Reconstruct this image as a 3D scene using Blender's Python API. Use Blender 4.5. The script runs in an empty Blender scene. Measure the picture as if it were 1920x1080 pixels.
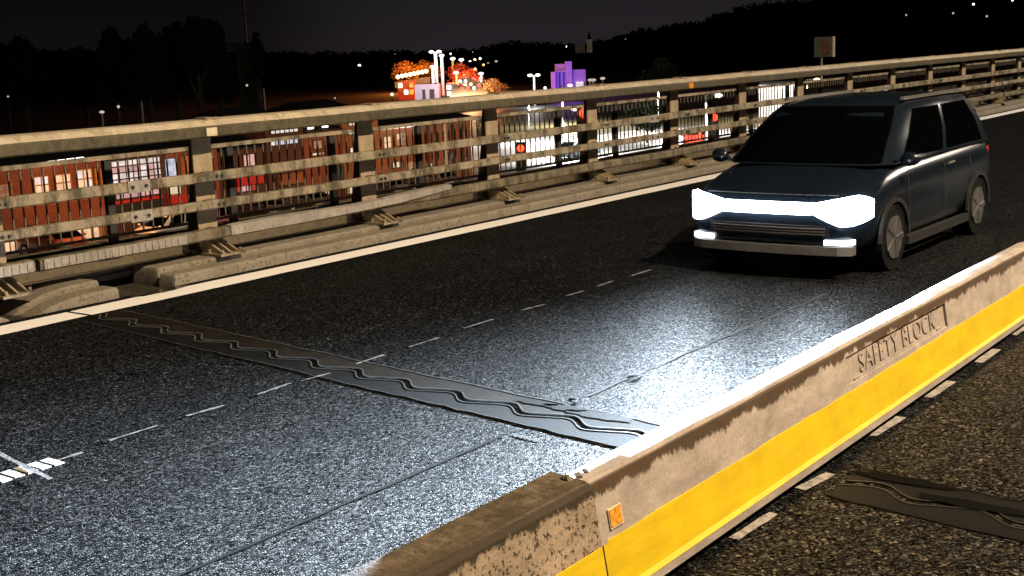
import bpy, bmesh, math, random
from mathutils import Vector, Matrix
random.seed(11)
S = bpy.context.scene
C = S.collection
PI = math.pi

# ------------------------------------------------------------------ camera
# world frame: camera at the origin, +Y along the road, +X right, Z up; carriageway at z = ROAD
F, CX, CY = 2400.0, 960.0, 540.0          # focal length and centre in pixels of a 1920 px wide frame
VPX, VPY, HS = 2800.0, 15.0, -0.040       # vanishing point of the road, slope of the horizon
ROAD = -2.2
TOWN = -9.2
_Y = Vector(((VPX-CX)/F, (VPY-CY)/F, 1)).normalized()
_U = Vector((1, HS, 0)).cross(_Y).normalized()
if _U.y > 0: _U = -_U
_X = _Y.cross(_U)
if _X.x < 0: _X = -_X
def ray(px, py):
    d = Vector(((px-CX)/F, (py-CY)/F, 1))
    return Vector((d.dot(_X), d.dot(_Y), d.dot(_U)))
def gnd(px, py, z=ROAD):
    r = ray(px, py); return r*(z/r.z)
def onx(px, py, x):
    r = ray(px, py); return r*(x/r.x)
def at(px, py, d):
    """point seen at that pixel at depth d metres"""
    return ray(px, py)*d

cd = bpy.data.cameras.new('camera'); cam = bpy.data.objects.new('camera', cd); C.objects.link(cam)
right = Vector((_X[0], _Y[0], _U[0])); up = -Vector((_X[1], _Y[1], _U[1])); fwd = Vector((_X[2], _Y[2], _U[2]))
cam.matrix_world = Matrix(((right.x, up.x, -fwd.x, 0), (right.y, up.y, -fwd.y, 0), (right.z, up.z, -fwd.z, 0), (0, 0, 0, 1)))
cd.sensor_width = 36; cd.lens = 36*F/1920; cd.clip_start = 0.1; cd.clip_end = 6000
S.camera = cam

# ------------------------------------------------------------------ night sky
W = bpy.data.worlds.new('World'); S.world = W; W.use_nodes = True
nt = W.node_tree; nt.nodes.clear()
def N(t, typ, **kw):
    n = t.nodes.new(typ)
    for k, v in kw.items(): setattr(n, k, v)
    return n
out = N(nt, 'ShaderNodeOutputWorld'); bg = N(nt, 'ShaderNodeBackground')
tc = N(nt, 'ShaderNodeTexCoord'); sep = N(nt, 'ShaderNodeSeparateXYZ'); ramp = N(nt, 'ShaderNodeValToRGB')
nt.links.new(tc.outputs['Generated'], sep.inputs[0]); nt.links.new(sep.outputs['Z'], ramp.inputs[0])
cr = ramp.color_ramp
cr.elements[0].position = 0.0; cr.elements[0].color = (0.0060, 0.0042, 0.0048, 1)
cr.elements[1].position = 0.30; cr.elements[1].color = (0.0012, 0.0013, 0.0015, 1)
e = cr.elements.new(0.025); e.color = (0.0046, 0.0038, 0.0043, 1)
e = cr.elements.new(0.08); e.color = (0.0019, 0.0019, 0.0021, 1)
# the town's glow on the low sky, over the far end of the valley
gdir = ray(1060, 75).normalized()
dot = N(nt, 'ShaderNodeVectorMath', operation='DOT_PRODUCT'); dot.inputs[1].default_value = gdir
nt.links.new(tc.outputs['Generated'], dot.inputs[0])
mr = N(nt, 'ShaderNodeMapRange'); mr.inputs[1].default_value = 0.965; mr.inputs[2].default_value = 1.0; mr.inputs[3].default_value = 0; mr.inputs[4].default_value = 1
mr.interpolation_type = 'SMOOTHERSTEP'
nt.links.new(dot.outputs['Value'], mr.inputs[0])
mx = N(nt, 'ShaderNodeMix', data_type='RGBA', blend_type='ADD'); mx.inputs[0].default_value = 1
gl = N(nt, 'ShaderNodeMix', data_type='RGBA', blend_type='MIX')
nt.links.new(mr.outputs[0], gl.inputs[0]); gl.inputs[6].default_value = (0, 0, 0, 1); gl.inputs[7].default_value = (0.0115, 0.0098, 0.0125, 1)
nt.links.new(ramp.outputs[0], mx.inputs[6]); nt.links.new(gl.outputs[2], mx.inputs[7])
nt.links.new(mx.outputs[2], bg.inputs[0]); bg.inputs[1].default_value = 1.0
nt.links.new(bg.outputs[0], out.inputs[0])

S.view_settings.view_transform = 'Standard'; S.view_settings.look = 'None'
S.view_settings.exposure = 0; S.view_settings.gamma = 1; S.view_settings.use_curve_mapping = False
S.render.engine = 'CYCLES'
S.cycles.use_denoising = True
S.cycles.max_bounces = 5; S.cycles.diffuse_bounces = 2; S.cycles.glossy_bounces = 3
S.cycles.sample_clamp_indirect = 4

def lamp(name, kind, loc, energy, color, size=0.15, target=None, spot=None, blend=0.5):
    l = bpy.data.lights.new(name, kind); o = bpy.data.objects.new(name, l); C.objects.link(o)
    o.location = loc; l.energy = energy; l.color = color
    if kind in ('POINT', 'SPOT'): l.shadow_soft_size = size
    if target is not None:
        o.rotation_euler = (Vector(target)-Vector(loc)).to_track_quat('-Z', 'Y').to_euler()
    if spot: l.spot_size = math.radians(spot); l.spot_blend = blend
    return o
# road lamps on tall masts over the carriageways, behind and beyond the frame
WARM = (1.0, 0.77, 0.50)
lamp('road_lamp_light', 'POINT', (5.0, 8.0, 10.0), 21500, WARM, 0.15)
lamp('road_lamp_light', 'POINT', (5.0, 40.0, 10.0), 17000, (1.0, 0.86, 0.70), 0.15)

# ------------------------------------------------------------------ materials
def principled(name):
    m = bpy.data.materials.new(name); m.use_nodes = True
    t = m.node_tree; b = t.nodes['Principled BSDF']
    return m, t, b
def setspec(b, v): b.inputs['Specular IOR Level'].default_value = v
def coords(t, scale=(1, 1, 1)):
    c = N(t, 'ShaderNodeTexCoord'); mp = N(t, 'ShaderNodeMapping'); mp.inputs['Scale'].default_value = scale
    t.links.new(c.outputs['Object'], mp.inputs[0]); return mp.outputs[0]
def noise(t, vec, scale, detail=4, rough=0.6):
    n = N(t, 'ShaderNodeTexNoise'); n.inputs['Scale'].default_value = scale; n.inputs['Detail'].default_value = detail
    n.inputs['Roughness'].default_value = rough
    t.links.new(vec, n.inputs['Vector']); return n.outputs['Fac']
def ramp_(t, fac, stops):
    r = N(t, 'ShaderNodeValToRGB'); e = r.color_ramp.elements
    while len(e) < len(stops): e.new(0.5)
    for i, (p, c) in enumerate(stops):
        e[i].position = p; e[i].color = (c, c, c, 1) if isinstance(c, (int, float)) else (*c, 1)
    t.links.new(fac, r.inputs[0]); return r.outputs[0]
def mix(t, fac, a, b, mode='MIX'):
    n = N(t, 'ShaderNodeMix', data_type='RGBA', blend_type=mode)
    for k, v in ((0, fac), (6, a), (7, b)):
        if hasattr(v, 'links'): t.links.new(v, n.inputs[k])
        elif isinstance(v, tuple): n.inputs[k].default_value = (*v, 1)[:4]
        else: n.inputs[k].default_value = v if k == 0 else (v, v, v, 1)
    return n.outputs[2]
def bump(t, b, h, strength=0.4, dist=0.01):
    n = N(t, 'ShaderNodeBump'); n.inputs['Strength'].default_value = strength; n.inputs['Distance'].default_value = dist
    t.links.new(h, n.inputs['Height']); t.links.new(n.outputs[0], b.inputs['Normal'])
def plain(name, col, rough=0.6, metal=0, spec=0.4, vary=0.25, scale=6, stretch=(1, 1, 1), bmp=0.0):
    m, t, b = principled(name)
    v = coords(t, stretch); f = noise(t, v, scale, 6, 0.65)
    lo = tuple(c*(1-vary) for c in col); hi = tuple(min(1, c*(1+vary)) for c in col)
    t.links.new(ramp_(t, f, [(0.3, lo), (0.7, hi)]), b.inputs['Base Color'])
    b.inputs['Roughness'].default_value = rough; b.inputs['Metallic'].default_value = metal; setspec(b, spec)
    if bmp: bump(t, b, noise(t, v, scale*6, 4), bmp, 0.005)
    return m
def glow(name, col, strength, vary=0.0, scale=3.0, sample=False):
    m, t, b = principled(name)
    b.inputs['Base Color'].default_value = (0.02, 0.02, 0.02, 1); b.inputs['Roughness'].default_value = 0.3
    b.inputs['Emission Color'].default_value = (*col, 1); b.inputs['Emission Strength'].default_value = strength
    if vary:
        f = noise(t, coords(t), scale, 3)
        t.links.new(ramp_(t, f, [(0.35, tuple(c*(1-vary) for c in col)), (0.65, col)]), b.inputs['Emission Color'])
    if not sample: m.cycles.emission_sampling = 'NONE'
    return m

def asphalt(name, dark, light, bright, cell, spec, rough, bstr):
    """dark binder with stones of very different brightness, a few of them almost white"""
    m, t, b = principled(name)
    v = coords(t)
    def cells(scale, seed):
        mp = N(t, 'ShaderNodeMapping'); mp.inputs['Location'].default_value = (seed, seed*0.7, 0); t.links.new(v, mp.inputs[0])
        vo = N(t, 'ShaderNodeTexVoronoi'); vo.inputs['Scale'].default_value = scale; t.links.new(mp.outputs[0], vo.inputs['Vector'])
        sp = N(t, 'ShaderNodeSeparateColor'); t.links.new(vo.outputs['Color'], sp.inputs[0]); return sp, vo
    s1, v1 = cells(cell, 0); s2, v2 = cells(cell*0.55, 3.1)
    stone = ramp_(t, s1.outputs[0], [(0.0, tuple(c*0.2 for c in dark)), (0.50, dark), (0.72, light), (0.90, bright), (1.0, bright)])
    coarse = ramp_(t, s2.outputs[1], [(0.0, 0.12), (0.5, 0.6), (0.8, 1.6), (1.0, 3.6)])
    big = ramp_(t, noise(t, v, 0.9, 5), [(0.3, 0.72), (0.7, 1.18)])
    track = ramp_(t, noise(t, coords(t, (2.2, 0.12, 1)), 1.6, 3), [(0.35, 0.70), (0.65, 1.12)])
    patchy = ramp_(t, noise(t, v, 3.7, 4, 0.7), [(0.35, 0.8), (0.65, 1.1)])
    col = stone
    for k in (coarse, big, track, patchy): col = mix(t, 1.0, col, k, 'MULTIPLY')
    t.links.new(col, b.inputs['Base Color'])
    rr = ramp_(t, s1.outputs[2], [(0, rough-0.12), (1, rough+0.2)]); t.links.new(rr, b.inputs['Roughness'])
    t.links.new(ramp_(t, s1.outputs[1], [(0.0, 0.0), (0.55, spec*0.35), (0.80, spec*1.6), (1.0, spec*7)]), b.inputs['Specular IOR Level'])
    ad = N(t, 'ShaderNodeMath', operation='MULTIPLY_ADD'); t.links.new(s1.outputs[2], ad.inputs[0]); ad.inputs[1].default_value = 0.8
    iv = N(t, 'ShaderNodeMath', operation='SUBTRACT'); iv.inputs[0].default_value = 1; t.links.new(v1.outputs['Distance'], iv.inputs[1])
    t.links.new(iv.outputs[0], ad.inputs[2])
    bump(t, b, ad.outputs[0], bstr, 0.006)
    return m
M = {}
M['asphalt'] = asphalt('asphalt', (0.0014, 0.0015, 0.0017), (0.0052, 0.0056, 0.0062), (0.030, 0.031, 0.033), 98, 0.055, 0.60, 0.45)
M['asphalt_brown'] = asphalt('asphalt_brown', (0.0046, 0.0037, 0.0026), (0.015, 0.0125, 0.0088), (0.066, 0.056, 0.040), 92, 0.12, 0.55, 0.7)
def paint(name, col, wear=0.4):
    m, t, b = principled(name); v = coords(t)
    f = noise(t, v, 22, 6, 0.7); g = ramp_(t, f, [(wear-0.06, 0.0), (wear+0.06, 1.0)])
    t.links.new(mix(t, g, tuple(c*0.45 for c in col), col), b.inputs['Base Color'])
    b.inputs['Roughness'].default_value = 0.6
    bump(t, b, noise(t, v, 90, 4), 0.4, 0.004); return m
M['line'] = paint('white_road_paint', (0.88, 0.86, 0.86), 0.30)
M['dash'] = paint('worn_road_paint', (0.16, 0.16, 0.165), 0.50)
M['block'] = paint('block_road_paint', (0.42, 0.42, 0.42), 0.46)
M['dash2'] = paint('grey_road_paint', (0.30, 0.275, 0.25), 0.47)
M['faint'] = plain('thin_worn_paint', (0.05, 0.052, 0.054), 0.8, spec=0.04, vary=0.6, scale=30)
M['rubber'] = plain('black_rubber', (0.0015, 0.0016, 0.0018), 0.6, spec=0.03)
M['tar'] = plain('tar', (0.003, 0.003, 0.003), 0.7, spec=0.02, scale=18, bmp=0.3)
M['void'] = plain('dark_cavity', (0.004, 0.004, 0.004), 0.9, spec=0.1)
M['crack'] = plain('crack_sealant', (0.002, 0.002, 0.002), 0.95, spec=0.02)
M['joint_mortar'] = plain('joint_mortar', (0.0062, 0.0062, 0.0060), 0.75, spec=0.025, vary=0.5, scale=7, bmp=0.25)
M['joint_mortar_warm'] = plain('joint_mortar_warm', (0.0115, 0.0092, 0.0068), 0.75, spec=0.025, vary=0.5, scale=7, bmp=0.3)
M['joint_tar'] = plain('joint_tar', (0.0042, 0.0036, 0.0028), 0.55, spec=0.15, vary=0.5, scale=5, bmp=0.2)
M['dull_edge'] = plain('dull_steel', (0.05, 0.05, 0.045), 0.4, metal=0.4)
M['steel_edge'] = plain('polished_steel', (0.34, 0.36, 0.37), 0.33, metal=0.9, vary=0.3, scale=14)

def concrete(name, base, stain, zs=None, spots=0.0, bmp=0.35, sscale=17, topdirt=0.0):
    """zs = (height, reach): moss and dirt running ragged down from that height"""
    m, t, b = principled(name); v = coords(t)
    c = ramp_(t, noise(t, v, 3.0, 6, 0.65), [(0.3, tuple(k*0.78 for k in base)), (0.7, tuple(k*1.15 for k in base))])
    grain = ramp_(t, noise(t, v, 70, 3), [(0.3, 0.82), (0.7, 1.1)])
    c = mix(t, 1.0, c, grain, 'MULTIPLY')
    if spots:
        s = ramp_(t, noise(t, v, sscale, 5, 0.7), [(0.60-spots*0.25, 0.0), (0.66-spots*0.25, 1.0)])
        c = mix(t, s, c, stain)
    if zs:
        tcn = N(t, 'ShaderNodeTexCoord'); sx = N(t, 'ShaderNodeSeparateXYZ'); t.links.new(tcn.outputs['Object'], sx.inputs[0])
        nz = noise(t, coords(t, (1, 1.4, 0.6)), 4.5, 10, 0.78)
        a = N(t, 'ShaderNodeMath', operation='MULTIPLY_ADD'); t.links.new(nz, a.inputs[0]); a.inputs[1].default_value = zs[1]*2.6
        t.links.new(sx.outputs['Z'], a.inputs[2])
        s = N(t, 'ShaderNodeMapRange'); s.inputs[1].default_value = zs[0]+zs[1]*0.55; s.inputs[2].default_value = zs[0]+zs[1]*0.75
        t.links.new(a.outputs[0], s.inputs[0])
        s2 = N(t, 'ShaderNodeMapRange'); s2.inputs[1].default_value = zs[0]-0.001; s2.inputs[2].default_value = zs[0]+0.006
        s2.inputs[3].default_value = 1; s2.inputs[4].default_value = 0.12
        t.links.new(sx.outputs['Z'], s2.inputs[0])
        mu = N(t, 'ShaderNodeMath', operation='MULTIPLY'); t.links.new(s.outputs[0], mu.inputs[0]); t.links.new(s2.outputs[0], mu.inputs[1])
        s3 = N(t, 'ShaderNodeMapRange'); s3.inputs[1].default_value = -2.672; s3.inputs[2].default_value = -2.655; s3.inputs[3].default_value = topdirt; t.links.new(sx.outputs['X'], s3.inputs[0])
        mu2 = N(t, 'ShaderNodeMath', operation='MULTIPLY'); t.links.new(mu.outputs[0], mu2.inputs[0]); t.links.new(s3.outputs[0], mu2.inputs[1])
        c = mix(t, mu2.outputs[0], c, stain)
        if topdirt:
            tp = N(t, 'ShaderNodeMapRange'); tp.inputs[1].default_value = -2.655+0.035; tp.inputs[2].default_value = -2.672+0.035; t.links.new(sx.outputs['X'], tp.inputs[0])
            tm = mix(t, 1.0, tp.outputs[0], ramp_(t, noise(t, coords(t), 7, 6, 0.7), [(0.35, 0.6), (0.6, 1.0)]), 'MULTIPLY')
            c = mix(t, tm, c, tuple(k*1.4 for k in stain))
        grime = ramp_(t, noise(t, coords(t, (1, 1.2, 3)), 3.2, 7, 0.75), [(0.40, 0.74), (0.60, 1.0)])
        c = mix(t, 1.0, c, grime, 'MULTIPLY')
    t.links.new(c, b.inputs['Base Color']); b.inputs['Roughness'].default_value = 0.82; setspec(b, 0.3)
    bump(t, b, noise(t, v, 40, 6, 0.7), bmp, 0.006)
    return m
M['barrier'] = concrete('barrier_concrete', (0.41, 0.35, 0.31), (0.07, 0.044, 0.024), zs=(-1.662, 0.085))
M['barrier_old'] = concrete('weathered_concrete', (0.33, 0.255, 0.19), (0.036, 0.026, 0.014), zs=(-1.646, 0.07), spots=0.26, bmp=0.8, sscale=42, topdirt=0.9)
M['kerb'] = concrete('kerb_concrete', (0.22, 0.19, 0.15), (0.10, 0.08, 0.05), spots=0.22, bmp=0.8, sscale=26)
M['verge'] = concrete('dirty_concrete', (0.045, 0.038, 0.028), (0.015, 0.013, 0.01), spots=0.4)
M['beam'] = concrete('edge_beam_concrete', (0.13, 0.105, 0.07), (0.09, 0.07, 0.04), spots=0.3)
m, t, b = principled('yellow_paint'); M['yellow'] = m
v = coords(t)
c = ramp_(t, noise(t, v, 5, 6, 0.6), [(0.3, (0.58, 0.405, 0.004)), (0.7, (0.70, 0.49, 0.006))])
s = ramp_(t, noise(t, v, 38, 5, 0.75), [(0.70, 0.0), (0.74, 1.0)])
g2 = ramp_(t, noise(t, coords(t, (1, 0.35, 2.5)), 6, 7, 0.75), [(0.38, 0.84), (0.58, 1.0)])
c = mix(t, 1.0, c, g2, 'MULTIPLY')
w2 = ramp_(t, noise(t, coords(t, (1, 0.5, 1.2)), 9, 6, 0.8), [(0.655, 0.0), (0.675, 0.85)])
c = mix(t, w2, c, (0.30, 0.25, 0.20))
t.links.new(mix(t, s, c, (0.12, 0.08, 0.03)), b.inputs['Base Color']); b.inputs['Roughness'].default_value = 0.5
bump(t, b, noise(t, v, 60, 5), 0.3, 0.003)

def galv(name, base, dark, amount, scale=5.0):
    m, t, b = principled(name); v = coords(t, (1, 1.5, 0.7))
    f = noise(t, v, scale, 6, 0.7)
    c = ramp_(t, noise(t, v, 2.2, 5), [(0.3, tuple(k*0.62 for k in base)), (0.7, base)])
    s = ramp_(t, f, [(amount-0.05, 1.0), (amount+0.10, 0.0)])
    c = mix(t, s, c, dark)
    fine = ramp_(t, noise(t, coords(t), 45, 4), [(0.3, 0.75), (0.7, 1.12)])
    t.links.new(mix(t, 1.0, c, fine, 'MULTIPLY'), b.inputs['Base Color'])
    b.inputs['Roughness'].default_value = 0.55; b.inputs['Metallic'].default_value = 0.15; setspec(b, 0.45)
    bump(t, b, f, 0.25, 0.004); return m
M['rail'] = galv('weathered_rail', (0.39, 0.325, 0.225), (0.085, 0.068, 0.038), 0.46, 4)
M['footrail'] = galv('grimy_rail', (0.25, 0.21, 0.145), (0.07, 0.055, 0.03), 0.46, 4)
M['toprail'] = galv('pale_top_rail', (0.66, 0.56, 0.42), (0.36, 0.30, 0.20), 0.40, 8)
M['frontrail'] = galv('dark_olive_rail', (0.115, 0.092, 0.050), (0.05, 0.044, 0.020), 0.45, 9)  # darker olive than the rail's chamfer and top
M['post'] = galv('post_steel', (0.46, 0.36, 0.23), (0.26, 0.20, 0.12), 0.34)
M['pale_rail'] = galv('pale_galvanised', (0.40, 0.36, 0.32), (0.2, 0.175, 0.14), 0.38, 12)
M['dark_steel'] = plain('dark_painted_steel', (0.028, 0.030, 0.030), 0.5)
M['web_shade'] = plain('shaded_maroon', (0.028, 0.012, 0.010), 0.6, vary=0.4)  # post webs: their shade is put into this near-black maroon
M['fence'] = plain('fence_steel', (0.13, 0.115, 0.09), 0.45, spec=0.5)
M['conduit'] = plain('grey_conduit', (0.14, 0.12, 0.09), 0.5, vary=0.4)
M['pale'] = plain('pale_plate', (0.52, 0.44, 0.32), 0.5)
M['amber'] = plain('amber_reflector', (0.62, 0.27, 0.035), 0.35, vary=0.55, scale=45)
M['black'] = plain('matt_black', (0.012, 0.012, 0.012), 0.6)

# ------------------------------------------------------------------ mesh helpers
WL = {}
class MB:
    def __init__(s): s.v = []; s.f = []; s.mi = []
    def add(s, vs, fs, mi=0):
        o = len(s.v); s.v += [tuple(p) for p in vs]; s.f += [tuple(i+o for i in f) for f in fs]; s.mi += [mi]*len(fs); return s
    def box(s, x0, x1, y0, y1, z0, z1):
        return s.add([(x0,y0,z0),(x1,y0,z0),(x1,y1,z0),(x0,y1,z0),(x0,y0,z1),(x1,y0,z1),(x1,y1,z1),(x0,y1,z1)],
                     [(3,2,1,0),(4,5,6,7),(0,1,5,4),(1,2,6,5),(2,3,7,6),(3,0,4,7)])
    def hexa(s, p):     # eight corners, bottom four then top four, same winding
        return s.add(p, [(3,2,1,0),(4,5,6,7),(0,1,5,4),(1,2,6,5),(2,3,7,6),(3,0,4,7)])
    def prism(s, prof, y0, y1, axis='y', cuts=1):   # profile of (x, z) swept along y, or (y, z) swept along x
        n = len(prof); vs = []
        for k in range(cuts+1):
            q = y0+(y1-y0)*k/cuts
            for a, z in prof: vs.append((a, q, z) if axis == 'y' else (q, a, z))
        fs = [tuple(range(n))[::-1], tuple(range(n*cuts, n*cuts+n))]
        for k in range(cuts):
            for i in range(n):
                j = (i+1) % n; fs.append((k*n+i, k*n+j, k*n+n+j, k*n+n+i))
        return s.add(vs, fs)
    def tube(s, p, q, r, n=8, r2=None):
        p = Vector(p); q = Vector(q); d = (q-p).normalized(); r2 = r if r2 is None else r2
        a = d.orthogonal().normalized(); b = d.cross(a); vs = []
        for c, rr in ((p, r), (q, r2)):
            for i in range(n):
                w = 2*PI*i/n; vs.append(c+a*math.cos(w)*rr+b*math.sin(w)*rr)
        fs = [tuple(range(n))[::-1], tuple(range(n, 2*n))]+[(i, (i+1) % n, n+(i+1) % n, n+i) for i in range(n)]
        return s.add(vs, fs)
    def ball(s, c, r, nu=10, nv=6, sq=(1, 1, 1)):
        vs = []; fs = []
        for j in range(nv+1):
            th = PI*j/nv
            for i in range(nu):
                w = 2*PI*i/nu; vs.append((c[0]+r*sq[0]*math.sin(th)*math.cos(w), c[1]+r*sq[1]*math.sin(th)*math.sin(w), c[2]+r*sq[2]*math.cos(th)))
        for j in range(nv):
            for i in range(nu):
                fs.append((j*nu+i, (j+1)*nu+i, (j+1)*nu+(i+1) % nu, j*nu+(i+1) % nu))
        return s.add(vs, fs)
    def quad(s, *p): return s.add(p, [tuple(range(len(p)))])
    def build(s, name, mats, parent=None, world=True, smooth=False, **props):
        me = bpy.data.meshes.new(name); me.from_pydata(s.v, [], s.f)
        for mm in (mats if isinstance(mats, (list, tuple)) else [mats]): me.materials.append(mm)
        if any(s.mi): me.polygons.foreach_set('material_index', s.mi)
        bm = bmesh.new(); bm.from_mesh(me); bmesh.ops.recalc_face_normals(bm, faces=bm.faces); bm.to_mesh(me); bm.free()
        if smooth: me.polygons.foreach_set('use_smooth', [True]*len(me.polygons))
        me.update(); return link(name, me, parent, world, **props)
def link(name, me, parent=None, world=True, **props):
    o = bpy.data.objects.new(name, me); C.objects.link(o)
    if parent is not None:
        o.parent = parent
        if world: o.location = -WL.get(parent, Vector((0, 0, 0)))
    WL[o] = Vector((0, 0, 0)) if world else WL.get(parent, Vector((0, 0, 0)))
    for k, vv in props.items(): o[k] = vv
    return o
def thing(name, loc, label, category, group=None, rz=0):
    o = bpy.data.objects.new(name, None); C.objects.link(o); o.location = loc; o.rotation_euler = (0, 0, rz)
    o.empty_display_size = 0.3
    o['label'] = label; o['category'] = category
    if group: o['group'] = group
    WL[o] = Vector(loc); return o
KIDS = {}
def copy_tree(o, parent=None, swap=None):
    c = o.copy(); C.objects.link(c)
    if parent is not None: c.parent = parent
    if swap and c.type == 'MESH':
        for s in c.material_slots:
            if s.material in swap:
                k = s.material; s.link = 'OBJECT'; s.material = swap[k]
    for ch in list(o.children): copy_tree(ch, c, swap)
    return c
def modified(o, *mods):
    """apply modifiers through the dependency graph"""
    for typ, kw in mods:
        md = o.modifiers.new(typ.lower(), typ)
        for k, vv in kw.items(): setattr(md, k, vv)
    dg = bpy.context.evaluated_depsgraph_get(); dg.update()
    me = bpy.data.meshes.new_from_object(o.evaluated_get(dg))
    o.modifiers.clear(); o.data = me; return o
def bevel(o, w, seg=2): return modified(o, ('BEVEL', dict(width=w, segments=seg, limit_method='ANGLE', angle_limit=math.radians(35))))
def struct(o): o['kind'] = 'structure'; return o

# ------------------------------------------------------------------ bridge deck, carriageways and paint
struct(MB().box(-12.0, 9.0, -14, 140, -3.3, -2.36).build('bridge_deck', M['verge']))
road = struct(MB().box(-10.25, -2.50, -14, 140, -2.358, ROAD).build('road', M['asphalt']))
road2 = struct(MB().box(-2.498, 9.0, -14, 140, -2.358, ROAD).build('road', M['asphalt_brown']))

def strip(pts, w, z, name, mat, parent, wob=0.0, **kw):
    """a thin painted or poured sheet along a polyline of (x, y)"""
    mb = MB(); L = []; R = []
    for i, (x, y) in enumerate(pts):
        a = Vector(pts[max(0, i-1)]); bq = Vector(pts[min(len(pts)-1, i+1)]); d = (bq-a).normalized(); n = Vector((-d.y, d.x))
        ww = w*(1+random.uniform(-wob, wob))/2
        L.append((x+n.x*ww, y+n.y*ww)); R.append((x-n.x*ww, y-n.y*ww))
    vs = [(*p, z) for p in L]+[(*p, z) for p in R]; n = len(L)
    mb.add(vs, [(i, i+1, n+i+1, n+i) for i in range(n-1)])
    return mb.build(name, mat, parent, **kw)
def lerp_pts(a, b, n): return [(a[0]+(b[0]-a[0])*i/n, a[1]+(b[1]-a[1])*i/n) for i in range(n+1)]
# edge line: broken where the expansion joint passes
strip(lerp_pts((-9.94, -14), (-9.94, 6.60), 60), 0.34, ROAD+0.004, 'edge_line', M['line'], road, 0.06)
strip(lerp_pts((-9.94, 6.64), (-9.94, 140), 160), 0.34, ROAD+0.004, 'edge_line', M['line'], road, 0.06)
# short worn dashes left between the lanes
for a, bq in (((100,868),(155,850)), ((205,828),(295,800)), ((350,782),(420,762)), ((482,742),(545,720)), ((565,716),(620,701)),
              ((668,684),(720,667)), ((768,652),(822,635)), ((870,617),(925,600)), ((978,583),(1022,572)), ((1062,556),(1095,547)),
              ((1120,538),(1150,528)), ((1185,518),(1220,507))):
    p = gnd(*a); q = gnd(*bq)
    strip(lerp_pts((p.x, p.y), (q.x, q.y), 6), 0.026, ROAD+0.008, 'lane_dash', M['dash'], road, 0.6)
# ribbed white lane block at the left edge, and a thin stripe across it
mb = MB()
for k in range(17):
    y0 = 2.6+k*0.0807; y1 = y0+0.062
    w = 0.075; j = random.uniform(-0.006, 0.006)
    mb.box(-6.30-w+j, -6.30+w+j, y0, y1, ROAD+0.001, ROAD+0.007+random.uniform(0, 0.003))
mb.build('lane_block', M['block'], road)
p = gnd(-40, 835); q = gnd(96, 902)
strip(lerp_pts((p.x, p.y), (q.x, q.y), 8), 0.028, ROAD+0.013, 'paint_stripe', M['dash'], road, 0.3)
# sealed crack along the lane and a scraped pale strip beside it
strip([(-4.37+random.uniform(-0.004, 0.004), 1.4+k*0.15) for k in range(29)], 0.025, ROAD+0.004, 'sealed_crack', M['crack'], road, 0.4)
strip([(-4.41+random.uniform(-0.01, 0.01), 6.55+k*0.15) for k in range(26)], 0.02, ROAD+0.004, 'sealed_crack', M['faint'], road, 0.6)
p = gnd(960, 815); q = gnd(1010, 828)
strip(lerp_pts((p.x, p.y), (q.x, q.y), 5), 0.022, ROAD+0.004, 'paint_stripe', M['faint'], road, 0.5)
# dashes on the near carriageway, beside the barrier
for a, bq in (((1370,1010),(1445,962)), ((1495,917),(1552,888)), ((1630,817),(1685,782)), ((1735,745),(1780,715)), ((1830,680),(1865,655)), ((1895,628),(1925,608))):
    p = gnd(*a); q = gnd(*bq)
    strip(lerp_pts((p.x+0.015, p.y), (q.x+0.015, q.y), 4), 0.055, ROAD+0.004, 'lane_dash', M['dash2'], road2, 0.2)

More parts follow.
